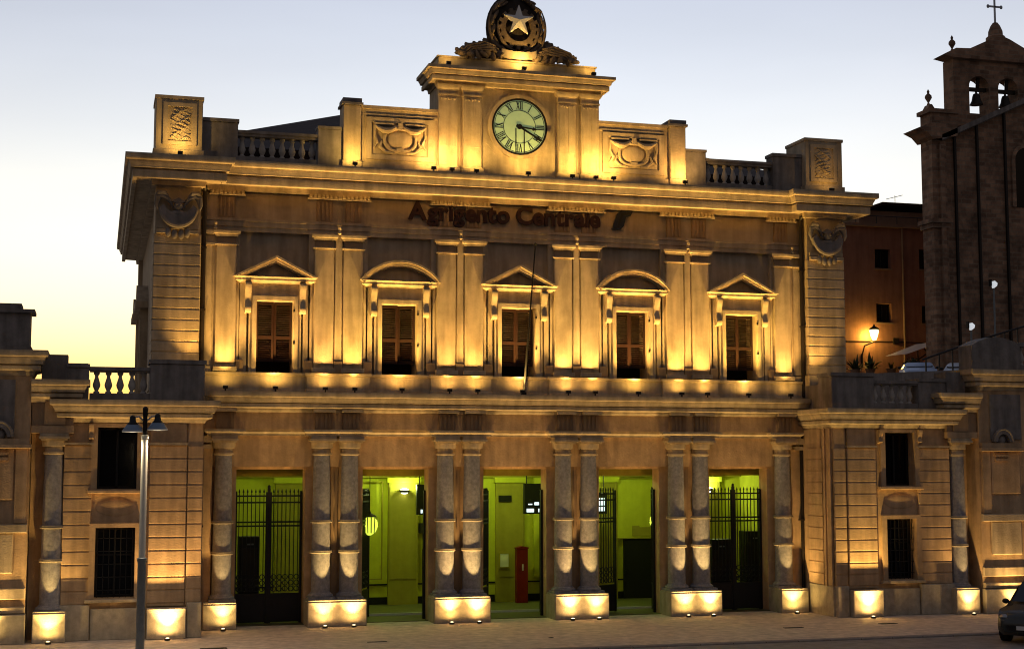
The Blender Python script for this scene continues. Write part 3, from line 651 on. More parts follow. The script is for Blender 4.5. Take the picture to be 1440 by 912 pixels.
lg = MB().prism([(3.20, 12.60), (3.52, 12.60), (3.62, 12.72), (3.70, 13.02), (3.86, 13.06), (3.94, 13.22), (3.52, 13.22), (3.38, 13.10)], .03, .10)
lo = obj('logo', lg, 'navy', sg, label='slanted dark logo after the lettering')
obj('logo_stripe', MB().prism([(3.36, 12.66), (3.44, 12.66), (3.58, 13.06), (3.84, 13.10), (3.88, 13.15), (3.52, 13.14)], .022, .029), 'black', lo)
# flagpole
fp = thing('flagpole', 'thin leaning flagpole on the balcony in front of the middle window', 'flagpole', (.08, -.3, 7.06))
obj('pole', MB().tube([(.06, -.30, 7.07), (.46, -.30, 11.9)], [.035, .022], 8), 'black', fp)
obj('foot', MB().box(-.02, .14, -.36, -.24, 7.062, 7.16), 'black', fp)
obj('ball', MB().ell((.465, -.30, 11.93), (.05, .05, .05)), 'black', fp)

# ================================================================== porch behind the doorways
P = thing('porch_interior', 'yellow-green lit porch behind the five station doorways', 'porch', (0, 3, 0))
obj('floor', MB().box(-10, 10, .4, 2.2, .001, .02).box(-10, 10, 2.2, 6, .001, .09), 'ifloor', P)
obj('step_edge', MB().box(-10, 10, 2.16, 2.198, .02, .095), 'white', P)
obj('ceiling', MB().box(-10, 10, 1.1, 6, 5.2, 5.4), 'green', P)
obj('back_wall', MB().box(-10.2, 10.6, 5.2, 5.5, 0, 5.4), 'green', P)
obj('side_wall', MB().box(-10.2, -10, 1.1, 5.2, 0, 5.4), 'green', P); obj('side_wall', MB().box(10, 10.2, 1.1, 5.2, 0, 5.4), 'green', P)
obj('dado_line', MB().box(-10, 10, 5.17, 5.199, .74, .79), 'black', P)
obj('skirting', MB().box(-10, 10, 55.15, 5.199, .09, .34), 'black', P)
obj('beam', MB().box(-10, 10, 1.3, 1.7, 4.50, 5.2), 'green2', P); obj('cornice_band', MB().box(-10, 10, 5.05, 5.199, 4.42, 4.6), 'green2', P)
for x in (-6.6, -2.72, 1.12, 4.6, 8.6):
    k = obj('wall_pilaster', MB().box(x-.52, x+.52, 5.02, 5.199, .09, 4.42), 'green2', P)
    obj('pilaster_cap', MB().box(x-.58, x+.58, 4.95, 5.199, 4.24, 4.42), 'green', k)
obj('wall_panel', MB().box(5.05, 6.75, 5.12, 5.199, 2.22, 4.40), 'green', P); obj('wall_panel', MB().box(2.0, 2.75, 5.10, 5.199, .9, 4.4), 'green', P)
obj('panel_shape', MB().prism([(5.72, 2.30), (6.70, 2.30), (6.70, 2.95), (6.40, 2.95), (6.40, 2.62), (6.0, 2.62), (5.98, 2.68), (5.72, 2.68)], 5.09, 5.119), 'green2', P)
obj('door', MB().box(5.38, 6.72, 5.06, 5.17, .09, 2.2).box(5.42, 5.46, 5.0, 5.06, 1.0, 1.1), 'black', P, label='black doorway seen through the fourth doorway')
obj('door', MB().box(2.30, 3.2, 4.6, 5.1, .09, 2.5), 'black', P, label='black doorway at the right of the middle doorway')
for x in (-2.72, 8.6):
    t = thing('wall_sconce', {-6.6: 'wall sconce hidden behind the first gate', -2.72: 'glowing white wall sconce high on the pilaster in the second doorway', 4.6: 'wall sconce behind the pier left of the fourth doorway', 8.6: 'wall sconce high up behind the fifth gate'}[x], 'sconce', (x, 4.9, 3.86), 'porch wall sconces')
    obj('bowl', MB().lathe(x, 4.88, [(.05, 3.88), (.16, 3.93), (.19, 3.99), (.17, 4.0)], 16), 'housing', t)
    obj('glass', MB().lathe(x, 4.88, [(.16, 4.003), (.15, 4.03), (.05, 4.05)], 16).lathe(x, 4.88, [(.04, 3.86), (.10, 3.875), (.12, 3.9)], 12), 'sconce', t)
    point(t, (x, 4.72, 4.10), 45, (.82, 1, .34), .06)
for x in (-7.8, -3.9, 0, 3.9, 7.8):  # lamps added out of sight above the lintel to light the porch
    t = thing('added_ceiling_lamp', 'added unseen round lamp on the porch ceiling above the %s doorway, behind the lintel' % ORD[BAYS.index(x)], 'ceiling lamp', (x, 3.2, 5.2), 'added porch lamps out of view')
    obj('base', MB().lathe(x, 3.2, [(.2, 5.14), (.22, 5.199)], 16), 'housing', t); obj('globe', MB().ell((x, 3.2, 5.08), (.17, .17, .1), None, 14, 8), 'sconce', t)
    point(t, (x, 3.2, 4.9), 85 if abs(x) < 5 else 18, (.74, 1, .24), .15)
for a, c, d, e in ((5.05, 6.75, 2.22, 4.4), (-1.95, -.2, .95, 4.3), (-5.9, -3.45, .95, 4.3), (-3.2, -2.24, .95, 4.1), (.66, 1.58, .95, 4.1)):
    obj('panel_outline', MB().strip([(a, d), (a, e), (c, e), (c, d)], [(a+.03, d+.03), (a+.03, e-.03), (c-.03, e-.03), (c-.03, d+.03)], 5.0, 5.1, True), 'green2', P)
# hanging lantern in the second doorway, edge of one in the fourth
for x, y, lab in ((-4.52, 1.6, 'yellow-green glowing lantern at the left of the second doorway'), (5.44, 1.9, 'small green glowing lantern at the right of the fourth doorway')):
    t = thing('porch_lantern', lab, 'lantern', (x, y, 2.6), 'porch lanterns')
    obj('globe', MB().lathe(x, y, [(.05, 2.62), (.20, 2.72), (.28, 2.92), (.24, 3.1), (.14, 3.2)], 14), 'yglow', t)
    obj('cap', MB().lathe(x, y, [(.24, 3.2), (.20, 3.25), (.06, 3.32), (.02, 3.4)], 14).tube([(x, y, 3.4), (x, y, 5.2)], .012, 6), 'black', t)
    obj('cage', MB().tube([(x-.10, y-.27, 2.7), (x-.12, y-.27, 3.2)], .014, 6).tube([(x+.10, y-.27, 2.7), (x+.12, y-.27, 3.2)], .014, 6).box(x-.29, x+.29, y-.02, y+.02, 2.93, 2.96).box(x-.015, x+.015, y-.30, y-.27, 2.7, 3.2).tube([(x-.2, y, 2.7), (x-.24, y, 3.2)], .012, 6).tube([(x+.2, y, 2.7), (x+.24, y, 3.2)], .012, 6), 'black', t)
# departure displays
def display(x0, x1, y, z0, z1, lab, wins):
    t = thing('departure_display', lab, 'display', ((x0+x1)/2, y, z0), 'hanging departure displays')
    b = obj('case', MB().box(x0, x1, y, y+.18, z0, z1), 'black', t)
    for a, c, d, e in wins: obj('lit_panel', MB().box(a, c, y-.012, y-.001, d, e), 'screen', b)
    obj('hanger', MB().tube([(x0+.1, y+.1, z1), (x0+.1, y+.1, 5.2)], .02, 6).tube([(x1-.1, y+.1, z1), (x1-.1, y+.1, 5.2)], .02, 6), 'black', t)
display(-2.55, -1.95, 3.6, 3.18, 4.2, 'hanging black display box with one lit panel at the right of the second doorway', [(-2.42, -2.18, 3.24, 3.36)])
display(1.22, 2.3, 3.6, 3.18, 4.22, 'wide hanging black display with white lit panels in the middle doorway', [(1.30, 1.56, 3.24, 3.36), (1.72, 2.02, 3.24, 3.36), (1.58, 1.74, 3.48, 3.58), (1.36, 1.5, 3.49, 3.53), (1.84, 2.0, 3.49, 3.53)])
display(3.55, 4.3, 3.8, 3.15, 3.9, 'hanging lit display behind the gate leaf of the fourth doorway', [(3.7, 4.2, 3.25, 3.4), (3.7, 3.9, 3.45, 3.6), (4.0, 4.2, 3.45, 3.7)])
# notices, red post, machines
t = thing('red_post', 'slim dark red upright post standing inside the middle doorway', 'post', (1.42, 4.6, .09))
obj('post', MB().bevbox(1.20, 1.60, 4.45, 4.72, .09, 1.95, .02), 'red', t); obj('post_cap', MB().prism([(1.18, 1.952), (1.62, 1.952), (1.62, 2.0), (1.40, 2.04), (1.18, 1.98)], 4.43, 4.74), 'red', t); obj('slot', MB().box(1.38, 1.43, 4.435, 4.449, 1.2, 1.42), 'canvas', t)
t = thing('notice_board', 'small pale notice board beside the red post', 'notice', (.9, 5.0, 1.3)); obj('board', MB().box(.72, 1.06, 4.985, 5.018, 1.28, 1.78), 'white', t); obj('frame', MB().strip([(.70, 1.26), (.70, 1.80), (1.08, 1.80), (1.08, 1.26)], [(.74, 1.30), (.74, 1.76), (1.04, 1.76), (1.04, 1.30)], 4.97, 5.0, True), 'green2', t)
t = thing('poster_frame', 'tall black framed poster at the right edge of the second doorway', 'poster', (-2.0, 5.1, .9)); obj('poster', MB().box(-1.98, -1.45, 5.16, 5.198, .92, 1.9), 'white', t); obj('frame', MB().strip([(-2.02, .86), (-2.02, 1.96), (-1.40, 1.96), (-1.40, .86)], [(-1.95, .93), (-1.95, 1.89), (-1.47, 1.89), (-1.47, .93)], 5.13, 5.17, True), 'black', t)
t = thing('direction_sign', 'small black sign high on the wall in the middle doorway', 'sign', (.95, 5.0, 3.6)); obj('plate', MB().box(.68, 1.14, 4.98, 5.018, 3.58, 3.78), 'black', t); obj('rim', MB().strip([(.67, 3.57), (.67, 3.79), (1.15, 3.79), (1.15, 3.57)], [(.69, 3.59), (.69, 3.77), (1.13, 3.77), (1.13, 3.59)], 4.97, 4.981, True), 'housing', t)
t = thing('black_box', 'small black box on the wall at the right of the second doorway', 'box', (-2.1, 5.1, 2.6)); obj('case', MB().bevbox(-2.15, -1.6, 5.0, 5.198, 2.5, 2.85), 'black', t); obj('lid', MB().box(-2.12, -1.63, 4.99, 5.0, 2.53, 2.82), 'housing', t)
def machine(x0, x1, y, h, lab):
    t = thing('ticket_machine', lab, 'machine', ((x0+x1)/2, y, .02), 'dark machines behind the closed gates')
    obj('cabinet', MB().bevbox(x0, x1, y, y+.6, .02, h, .02), 'black', t); obj('panel', MB().box(x0+.08, x1-.08, y-.012, y-.001, h*.55, h-.35), 'housing', t)
    obj('label_strip', MB().box(x0+.25, x0+.45, y-.012, y-.001, h-.26, h-.21), 'poledark', t); obj('tray', MB().box(x0+.15, x1-.15, y-.05, y-.001, h*.3, h*.36), 'housing', t)
machine(-8.62, -7.98, 1.7, 2.62, 'tall black ticket machine behind the left gate')
machine(7.35, 8.25, 1.7, 2.32, 'wide black machine behind the left leaf of the right gate')
machine(8.62, 9.55, 1.7, 2.58, 'taller black machine behind the right leaf of the right gate')
# iron gates
BARM = MB().box(-.013, .013, -.013, .013, .98, 4.0).mesh('bar')
SPK = MB().lathe(0, 0, [(.022, 4.0), (.03, 4.03), (.004, 4.12)], 6).mesh('spike')
def leaf(t, hx, hy, ang, W, sgn, name='gate_leaf'):
    # hinged at (hx,hy), running W metres in direction ang
    mb = MB().box(0, .06, -.03, .03, .03, 4.02).box(W-.06, W, -.03, .03, .03, 4.02)
    for z in (3.90, 3.70, 3.10, 2.98, .90): mb.box(.06, W-.06, -.02, .02, z-.025, z+.025)
    mb.box(.06, W-.06, -.012, .012, .05, .88)
    c = obj(name, mb, 'grille', t, (hx, hy, 0), (0, 0, ang))
    n = max(int((W-.12)/.115), 2)
    for i in range(n):
        x = .06+(i+.5)*(W-.12)/n
        for me, nm in ((BARM, 'bar'), (SPK, 'spike')):
            o = bpy.data.objects.new(nm, me); COL.objects.link(o); o.parent = c; o.location = (x, 0, 0)
            if not me.materials: me.materials.append(M['grille'])
    sc_ = MB(); m = max(int((W-.12)/.17), 2)
    for i in range(m):
        x = .06+(i+.5)*(W-.12)/m
        for z in (1.06, 1.24, 1.42):
            sc_.tube([(x+.075*math.cos(a), 0, z+.075*math.sin(a)) for a in [2*PI*k/10 for k in range(11)]], .015, 5)
    o = bpy.data.objects.new('scrollwork', sc_.mesh('scrollwork')); o.data.materials.append(M['grille']); COL.objects.link(o); o.parent = c; o['kind'] = 'stuff'
    return c
GL = ['closed black iron double gate in the leftmost doorway', 'open black iron gate folded inside the second doorway', 'open black iron gate folded inside the middle doorway', 'open black iron gate with barred leaf showing in the fourth doorway', 'closed black iron double gate in the rightmost doorway']
for i, b in enumerate(BAYS):
    t = thing('iron_gate', GL[i], 'gate', (b, .95, .02), 'iron gates in the doorways')
    if i in (0, 4):
        leaf(t, b-1.03, .95, 0, 1.0, 1); leaf(t, b+1.03, .95, PI, 1.0, -1)
        obj('centre_post', MB().box(b-.045, b+.045, .9, .98, .02, 4.14).ell((b, .94, 4.18), (.05, .05, .06)), 'grille', t)
        for sx in (-1, 1):
            obj('gate_jamb', MB().box(b+sx*1.0-.035, b+sx*1.0+.035, .97, 1.06, .02, 4.05), 'grille', t)
    else:
        aL = {1: 66, 2: 63, 3: 30}[i]
        leaf(t, b-1.0, .95, math.radians(aL), 1.0, 1); leaf(t, b+1.0, .95, math.radians({1: 76, 2: 74, 3: 71}[i]), 1.0, -1)
        obj('gate_jamb', MB().box(b-1.045, b-.98, .86, .98, .02, 4.05).box(b+.98, b+1.045, .86, .98, .02, 4.05), 'grille', t)

# ================================================================== wings either side
def quoins(k, x0, x1, y, z0, n, h, m, s):
    me = MB().bevbox(x0, x1, y, y+.35, 0, h-.025, .02).flip(s).mesh('block')
    for i in range(n): obj('block', me, m, k, (0, 0, z0+i*h))
def wing(s, xo):
    side = 'left' if s < 0 else 'right'
    W = thing('corner_wing', 'two-storey stone corner wing with balustrade on the %s of the station' % side, 'building wing', (s*12, 0, 0), 'corner wings')
    F = -2.1
    xe = 13.85+xo
    A = lambda name, mb, m, p=W, **k: obj(name, mb.flip(s), m, p, **k)
    A('wing_wall', MB().wall(10.02, xe, 0, 6.1, F+.12, F+.6, [(11.86, 12.96, 1.15, 3.12), (11.86, 12.96, 4.18, 5.93)]).box(10.02, 10.5, F+.6, .5, 0, 6.1).box(xe-.4, xe, F+.6, 8, 0, 6.1), 'wing')
    A('terrace_roof', MB().box(10.02, xe, F+.6, 8, 6.3, 6.66), 'weathered')
    A('room_void', MB().box(11.6, 13.2, F+1.1, F+1.2, .9, 6.1), 'dark')
    k = A('banded_pier', MB().box(10.50, 11.50, F+.03, F+.13, .9, 6.1), 'wing')
    quoins(k, 10.48, 11.52, F, .98, 12, .37, 'wing', s)
    k = A('banded_return', MB().box(10.04, 10.46, F+.08, F+.13, .9, 6.1), 'wing')
    quoins(k, 10.02, 10.46, F+.06, .98, 12, .37, 'wing', s)
    if s > 0:   # stepped ridges and plain jamb on the visible inner side
        A('inner_jamb', MB().box(9.98, 10.05, -1.2, .1, 0, 6.05).box(9.96, 10.05, -1.9, -1.62, 0, 6.05).box(9.96, 10.05, -1.52, -1.38, 0, 6.05), 'wing')
        kk = A('inner_return', MB().box(10.0, 10.06, -1.36, -.25, 0, 6.05), 'wing')
        me = MB().box(9.955, 10.0, -1.34, -.3, 0, .345).mesh('block')
        for i in range(12): obj('block', me, 'wing', kk, (0, 0, .98+i*.37))
        A('inner_plinth', MB().box(9.93, 10.0, -2.0, -.2, 0, .96), 'base')
    k = A('banded_strip', MB().box(13.10, xe-.02, F+.08, F+.13, .9, 6.1), 'wing')
    quoins(k, 13.08, xe, F+.05, .98, 12, .37, 'wing', s)
    A('pedestal', MB().bevbox(10.44, 11.52, F-.30, F+.13, 0, .86, .02), 'base')
    A('plinth', MB().bevbox(10.0, 10.42, F-.08, F+.13, 0, .98, .02), 'base'); A('plinth', MB().bevbox(11.54, 13.04, F+.04, F+.13, 0, .86, .015), 'base'); A('plinth', MB().bevbox(13.06, xe+.02, F-.03, F+.13, 0, .98, .02), 'base')
    for (z0, z1, nm) in ((1.15, 3.12, 'lower'), (4.18, 5.93, 'upper')):
        w = A('window', MB().strip([(11.70, z0-.02), (11.70, z1+.1), (13.12, z1+.1), (13.12, z0-.02)], [(11.87, z0-.02), (11.87, z1-.02), (12.95, z1-.02), (12.95, z0-.02)], F, F+.12), 'wing')
        A('sill', MB().bevbox(11.62, 13.20, F-.08, F+.12, z0-.12, z0-.025, .015), 'stone' if nm == 'lower' else 'wing', w)
        A('glass', MB().box(11.86, 12.96, F+.50, F+.52, z0, z1), 'paneglass', w)
        if nm == 'lower':
            fr = MB()
            for j in range(7): fr.box(11.93+j*.157, 11.95+j*.157, F+.2, F+.22, z0, z1)
            for j in range(5): fr.box(11.87, 12.95, F+.2, F+.22, z0+.2+j*.36, z0+.22+j*.36)
            A('window_grille', fr, 'grille', w)
            A('sash', MB().strip([(11.87, z0), (11.87, z1-.02), (12.95, z1-.02), (12.95, z0)], [(11.94, z0+.07), (11.94, z1-.09), (12.88, z1-.09), (12.88, z0+.07)], F+.42, F+.49, True).box(12.38, 12.44, F+.42, F+.49, z0, z1-.02).box(11.87, 12.95, F+.42, F+.49, 2.3, 2.35), 'black', w)
        else:
            A('sash', MB().strip([(11.87, z0), (11.87, z1-.02), (12.95, z1-.02), (12.95, z0)], [(11.94, z0+.07), (11.94, z1-.09), (12.88, z1-.09), (12.88, z0+.07)], F+.42, F+.49, True).box(12.38, 12.44, F+.42, F+.49, z0, z1-.02), 'black', w)
            for x in (11.62, 13.06): A('bracket', MB().prism([(F+.12, 6.0), (F-.1, 6.0), (F-.1, 5.9), (F-.02, 5.72), (F-.07, 5.6), (F+.12, 5.55)], x, x+.14, 'x'), 'wing', w)
    A('oval_relief', MB().ell((12.41, F+.115, 3.66), (.56, .03, .24), None, 24, 10), 'wing')
    A('string_band', MB().box(10.46, 11.54, F-.06, F+.1, 5.42, 5.48), 'stone'); A('string_band', MB().box(13.06, xe+.02, F-.02, F+.1, 5.42, 5.48), 'stone')
    CP = [(-.3, 6.05), (.02, 6.05), (.05, 6.10), (.08, 6.16), (.20, 6.18), (.22, 6.2), (.23, 6.29), (.17, 6.295), (.17, 6.33), (.28, 6.34), (.29, 6.40), (.34, 6.48), (.34, 6.51), (.41, 6.53), (.42, 6.55), (.42, 6.68), (-.3, 6.68)]
    A('wing_cornice', MB().sweep([(10.02, .2), (10.02, F+.02), (xe, F+.02), (xe, F+1.2)], CP), 'stone')
    A('parapet_block', MB().bevbox(10.02, 11.56, F+.1, F+1.0, 6.682, 7.74, .02).box(9.98, 11.6, F+.06, F+1.04, 7.742, 7.86), 'weathered')
    bl = A('balustrade', MB().box(11.56, 13.22, F+.18, F+.6, 6.682, 6.88).box(11.56, 13.22, F+.2, F+.58, 7.49, 7.53).box(11.56, 13.24, F+.16, F+.62, 7.532, 7.63), 'weathered')
    for i in range(5): obj('baluster', BAL, 'balus', bl, (s*(11.56+.17+i*.325), F+.39, 6.872))
    A('parapet_block', MB().bevbox(13.24, xe-.02, F+.14, F+.9, 6.682, 7.6, .02).box(13.22, xe, F+.1, F+.94, 7.602, 7.70), 'weathered')
    A('parapet_return', MB().box(10.02, 10.5, F+1.0, .1, 6.682, 7.5), 'weathered')
    ground_flood(s*10.95, F-.30-.30, 'ground uplight at the foot of the banded pier of the %s corner wing' % side, 1.9)
    # portal bay with a single column
    px = 14.12+xo*1.15; Y = -1.95
    G = thing('gateway', 'tall stone gateway pier with single column at the far %s' % side, 'gateway', (s*(px+1), Y, 0), 'gateway piers')
    A('portal_wall', MB().box(xe, px+.62, -1.55, -1.0, 0, 6.95), 'wing', G)
    A('pedestal', MB().bevbox(px-.44, px+.44, -2.42, -1.5, 0, .80, .02).box(px-.42, px+.42, -2.4, -1.5, .802, .84), 'base', G)
    column(G, s*px, Y+.06)
    A('portal_entablature', MB().box(px-.5, px+.62, -2.2, -1.5, 5.94, 6.62).box(px-.28, px+.28, -2.27, -2.2, 5.96, 6.6), 'frieze', G)
    A('architrave', MB().box(px-.52, px+.62, -2.26, -1.5, 5.74, 5.94), 'wing', G)
    CP2 = [(o, z+.54) for o, z in CP]
    A('portal_cornice', MB().sweep([(px-.5, -1.2), (px-.5, -2.2), (px+.64, -2.2)], CP2), 'stone', G)
    A('portal_block', MB().box(px-.85, px-.25, -1.9, -1.2, 7.222, 7.72).box(px-.3, px+.4, -1.95, -1.2, 7.222, 7.95), 'weathered', G)
    x0 = px+.64
    A('gateway_pier', MB().box(x0, x0+4.5, -2.3, -.8, 0, 7.35), 'wing', G)
    A('pier_pedestal', MB().bevbox(x0-.02, x0+4.6, -2.48, -2.28, 0, .80, .02), 'base', G)
    for yb, za, zb in ((-2.42, 3.0, 3.24), (-2.38, 1.2, 1.5), (-2.42, .82, 1.0)): A('pier_band', MB().bevbox(x0, x0+1.9, yb, -2.28, za, zb, .02), 'stone', G)
    A('pier_panel', MB().bevbox(x0+.05, x0+.36, -2.40, -2.28, 3.26, 5.3, .015), 'wing', G); A('pier_panel', MB().bevbox(x0+.40, x0+1.5, -2.36, -2.28, 3.9, 5.3, .015), 'wing', G)
    A('niche_panel', MB().bevbox(x0+.36, x0+1.5, -2.36, -2.28, 1.9, 2.98, .03), 'stone', G)
    A('pier_ledge', MB().bevbox(x0-.05, x0+1.6, -2.52, -2.28, 5.30, 5.42, .02).box(x0+.02, x0+1.5, -2.46, -2.28, 5.422, 5.58).box(x0+.55, x0+1.05, -2.42, -2.28, 4.98, 5.06).box(x0+.55, x0+1.05, -2.42, -2.28, 5.12, 5.2), 'wing', G)
    oc = arc(x0+.82, 5.62, .36, 0, 180, 14, .42); ic = arc(x0+.82, 5.62, .22, 0, 180, 14, .26)
    A('shell_ornament', MB().strip(oc, ic, -2.50, -2.28).tube([(a, -2.48, z) for a, z in oc], .045, 8).ell((x0+.82, -2.34, 5.68), (.17, .10, .16), None, 12, 8), 'weathered', G)
    A('pier_face', MB().bevbox(x0+.42, x0+1.6, -2.36, -2.28, 5.7, 7.2, .015), 'weathered', G)
    CP3 = [(o, 7.32+(z-6.05)*1.1) for o, z in CP]
    A('pier_cornice', MB().sweep([(x0, -.8), (x0, -2.3), (x0+4.5, -2.3)], CP3), 'stone', G)
    if s < 0: A('attic_block', MB().box(x0+.1, x0+1.2, -2.2, -1.2, 8.02, 9.08).box(x0-.02, x0+1.4, -2.3, -1.1, 9.082, 9.18).box(x0+.05, x0+1.3, -2.26, -1.15, 8.02, 8.14).box(x0+.34, x0+.95, -2.2, -1.2, 9.182, 9.34), 'weathered', G)
    else:
        A('attic_block', MB().prism([(x0-.1, 8.02), (x0+1.75, 8.02), (x0+1.75, 8.85), (x0+1.55, 9.0), (x0+1.1, 9.12), (x0+.55, 9.12), (x0+.2, 9.0), (x0-.1, 8.85)], -2.2, -1.4), 'weathered', G)
        bl2 = A('balustrade', MB().box(x0+1.75, x0+4.2, -2.15, -1.75, 8.02, 8.2).box(x0+1.75, x0+4.2, -2.18, -1.72, 8.84, 8.98), 'weathered', G)
        for i in range(7): obj('baluster', BAL, 'balus', bl2, (s*(x0+1.95+i*.32), -1.95, 8.2))
    ground_flood(s*px, -2.42-.28, 'ground uplight at the foot of the %s gateway column' % side, .8)
    ground_flood(s*(x0+.95), -2.48-.32, 'ground uplight before the tall %s gateway pier at the picture edge' % side, .8)
wing(-1, 0); wing(1, .42)
# ================================================================== street lamp on the pavement
lx, ly = -11.8, -6.4
L_ = thing('street_lamp', 'two-armed street lamp with bell shades on a cream and grey pole', 'street lamp', (lx, ly, 0))
obj('lower_pole', MB().lathe(lx, ly, [(.16, 0), (.16, .08), (.11, .14), (.105, 2.4), (.12, 2.42), (.12, 2.5), (.095, 2.52)], 14), 'poledark', L_)
obj('upper_pole', MB().lathe(lx, ly, [(.085, 2.52), (.08, 5.5), (.10, 5.52), (.10, 5.6), (.06, 5.62)], 14), 'cream', L_)
obj('spindle', MB().lathe(lx, ly, [(.06, 5.62), (.055, 6.1), (.07, 6.12), (.07, 6.3), (.03, 6.34)], 12), 'pipe', L_)
for sx, hx, hz in ((-1, -12.11, 5.72), (1, -11.49, 5.77)):
    a = obj('arm', MB().tube([(lx, ly, 5.95), ((lx+hx)/2, ly, 6.08), (hx, ly, hz+.34)], .022, 8).tube([(lx, ly, 5.72), ((lx+hx)/2, ly, 5.86), (hx, ly, hz+.3)], .016, 8), 'alloy', L_)
    h = obj('lamp_shade', MB().lathe(hx, ly, [(.03, .36), (.06, .34), (.075, .22), (.16, .14), (.235, .04), (.25, 0), (.24, -.01), (.15, .10), (.05, .16)], 20, hz, False), 'shade', a if False else L_)
    obj('shade_cap', MB().lathe(hx, ly, [(.15, .155), (.085, .232), (.07, .36), (.02, .40)], 14, hz), 'black', h)
    obj('shade_rim', MB().lathe(hx, ly, [(.235, -.035), (.262, -.03), (.262, .008), (.235, .006), (.235, -.035)], 20, hz, False), 'white', h)
    spot(h, (hx, ly, hz-.06), (hx, ly, 0), 260, 130, 1.0, (1, .80, .52), .12)
    obj('diffuser', MB().lathe(hx, ly, [(.23, 0), (.12, -.03), (.02, -.04)], 16, hz), 'sdiff', h)

# ================================================================== cars
def car(name, label, loc, head, paint, L=4.1, Wd=1.78, H=1.6, group=None):
    t = thing(name, label, 'car', loc, group)
    # stations along the length (front at +x): x, z sill, z belt, z roof, half width low, half width roof
    S = [(-.50, .45, .80, .82, .40, .34), (-.485, .28, .95, 1.02, .455, .38), (-.44, .22, 1.02, 1.42, .48, .36), (-.36, .2, 1.02, H-.04, .495, .36), (-.15, .2, 1.0, H, .50, .37), (.06, .2, .98, H-.03, .50, .365),
         (.16, .2, .97, 1.32, .50, .385), (.255, .2, .95, 1.02, .495, .40), (.40, .2, .90, .93, .485, .40), (.47, .24, .74, .80, .45, .36), (.50, .34, .62, .66, .38, .30)]
    V = []; n = 12
    for x, zs, zb, zr, wl, wr in S:
        pts = [(wl*.86, zs), (wl, zs+.12), (wl*1.02, (zs+zb)/2), (wl*.99, zb), (wr+.005, max(zr-.06, zb+.005)), (wr*.86, zr)]
        for w, z in pts: V.append((x*L, w*Wd, z))
        for w, z in reversed(pts): V.append((x*L, -w*Wd, z))
    F = []
    for i in range(len(S)-1):
        for k in range(n): F.append((i*n+k, i*n+(k+1) % n, (i+1)*n+(k+1) % n, (i+1)*n+k))
    F += [tuple(range(n)), tuple(range(len(S)*n-1, (len(S)-1)*n-1, -1))]
    R = (0, 0, math.atan2(head[1], head[0])); z3 = Matrix.Rotation(R[2], 3, 'Z'); lv = Vector(loc)
    def part(nm, mb, m, p=t):
        return obj(nm, MB().add([z3 @ Vector(v)+lv for v in mb.v], mb.f), m, p)
    body = part('body', MB().add(V, F), paint)
    h2 = Wd/2
    for sy in (-1, 1):
        g = MB().add([(-.33*L, sy*h2*.995, 1.04), (.0*L, sy*h2*.995, 1.0), (.0*L, sy*h2*.79, H-.14), (-.32*L, sy*h2*.77, H-.16)], [(0,1,2,3)]).add([(.02*L, sy*h2*.998, 1.0), (.2*L, sy*h2*.985, .98), (.10*L, sy*h2*.80, H-.2), (.02*L, sy*h2*.795, H-.14)], [(0,1,2,3)])
        g.v = [(x, y+sy*.012, z) for x, y, z in g.v]
        part('side_window', g, 'glass')
        part('mirror', MB().ell((.17*L, sy*(h2+.10), 1.05), (.06, .11, .075), None, 10, 6).box(.165*L, .175*L, min(sy*h2*.93, sy*(h2+.06)), max(sy*h2*.93, sy*(h2+.06)), .99, 1.02), 'black')
        part('headlight', MB().ell((.455*L, sy*h2*.70, .72), (.14, .17, .085), None, 12, 6), 'alloy', body)
        part('tail_light', MB().ell((-.485*L, sy*h2*.75, .92), (.05, .10, .14), None, 10, 6), 'red', body)
        for x in (-.31*L, .31*L):
            yc = sy*(h2-.09); w = part('wheel', MB().prism([(x+.33*math.cos(a), .33+.33*math.sin(a)) for a in [2*PI*k/24 for k in range(24)]], yc-.105, yc+.105), 'tyre')
            yo = yc+sy*.108; part('rim', MB().prism([(x+.21*math.cos(a), .33+.21*math.sin(a)) for a in [2*PI*k/20 for k in range(20)]], min(yo, yo-sy*.02), max(yo, yo-sy*.02)), 'alloy', w)
    part('windscreen', MB().add([(.085*L, -.345*Wd, H-.11), (.085*L, .345*Wd, H-.11), (.245*L, .40*Wd, 1.055), (.245*L, -.40*Wd, 1.055)], [(0,1,2,3)]).shift(.03, 0, .03), 'glass')
    part('rear_window', MB().add([(-.40*L, -.34*Wd, H-.13), (-.40*L, .34*Wd, H-.13), (-.475*L, .36*Wd, 1.1), (-.475*L, -.36*Wd, 1.1)], [(0,1,2,3)]).shift(-.03, 0, .02), 'glass')
    part('grille', MB().box(.487*L, .497*L+.02, -.3*Wd, .3*Wd, .36, .52), 'black', body); part('number_plate', MB().box(.505*L, .505*L+.012, -.26, .26, .40, .51), 'white', body)
    return t
car('parked_car', 'dark grey car parked at the right edge facing the camera', (13.25, -8.55, -.05), (-.80, -.60), 'carpaint', 4.1, 1.8, 1.66)

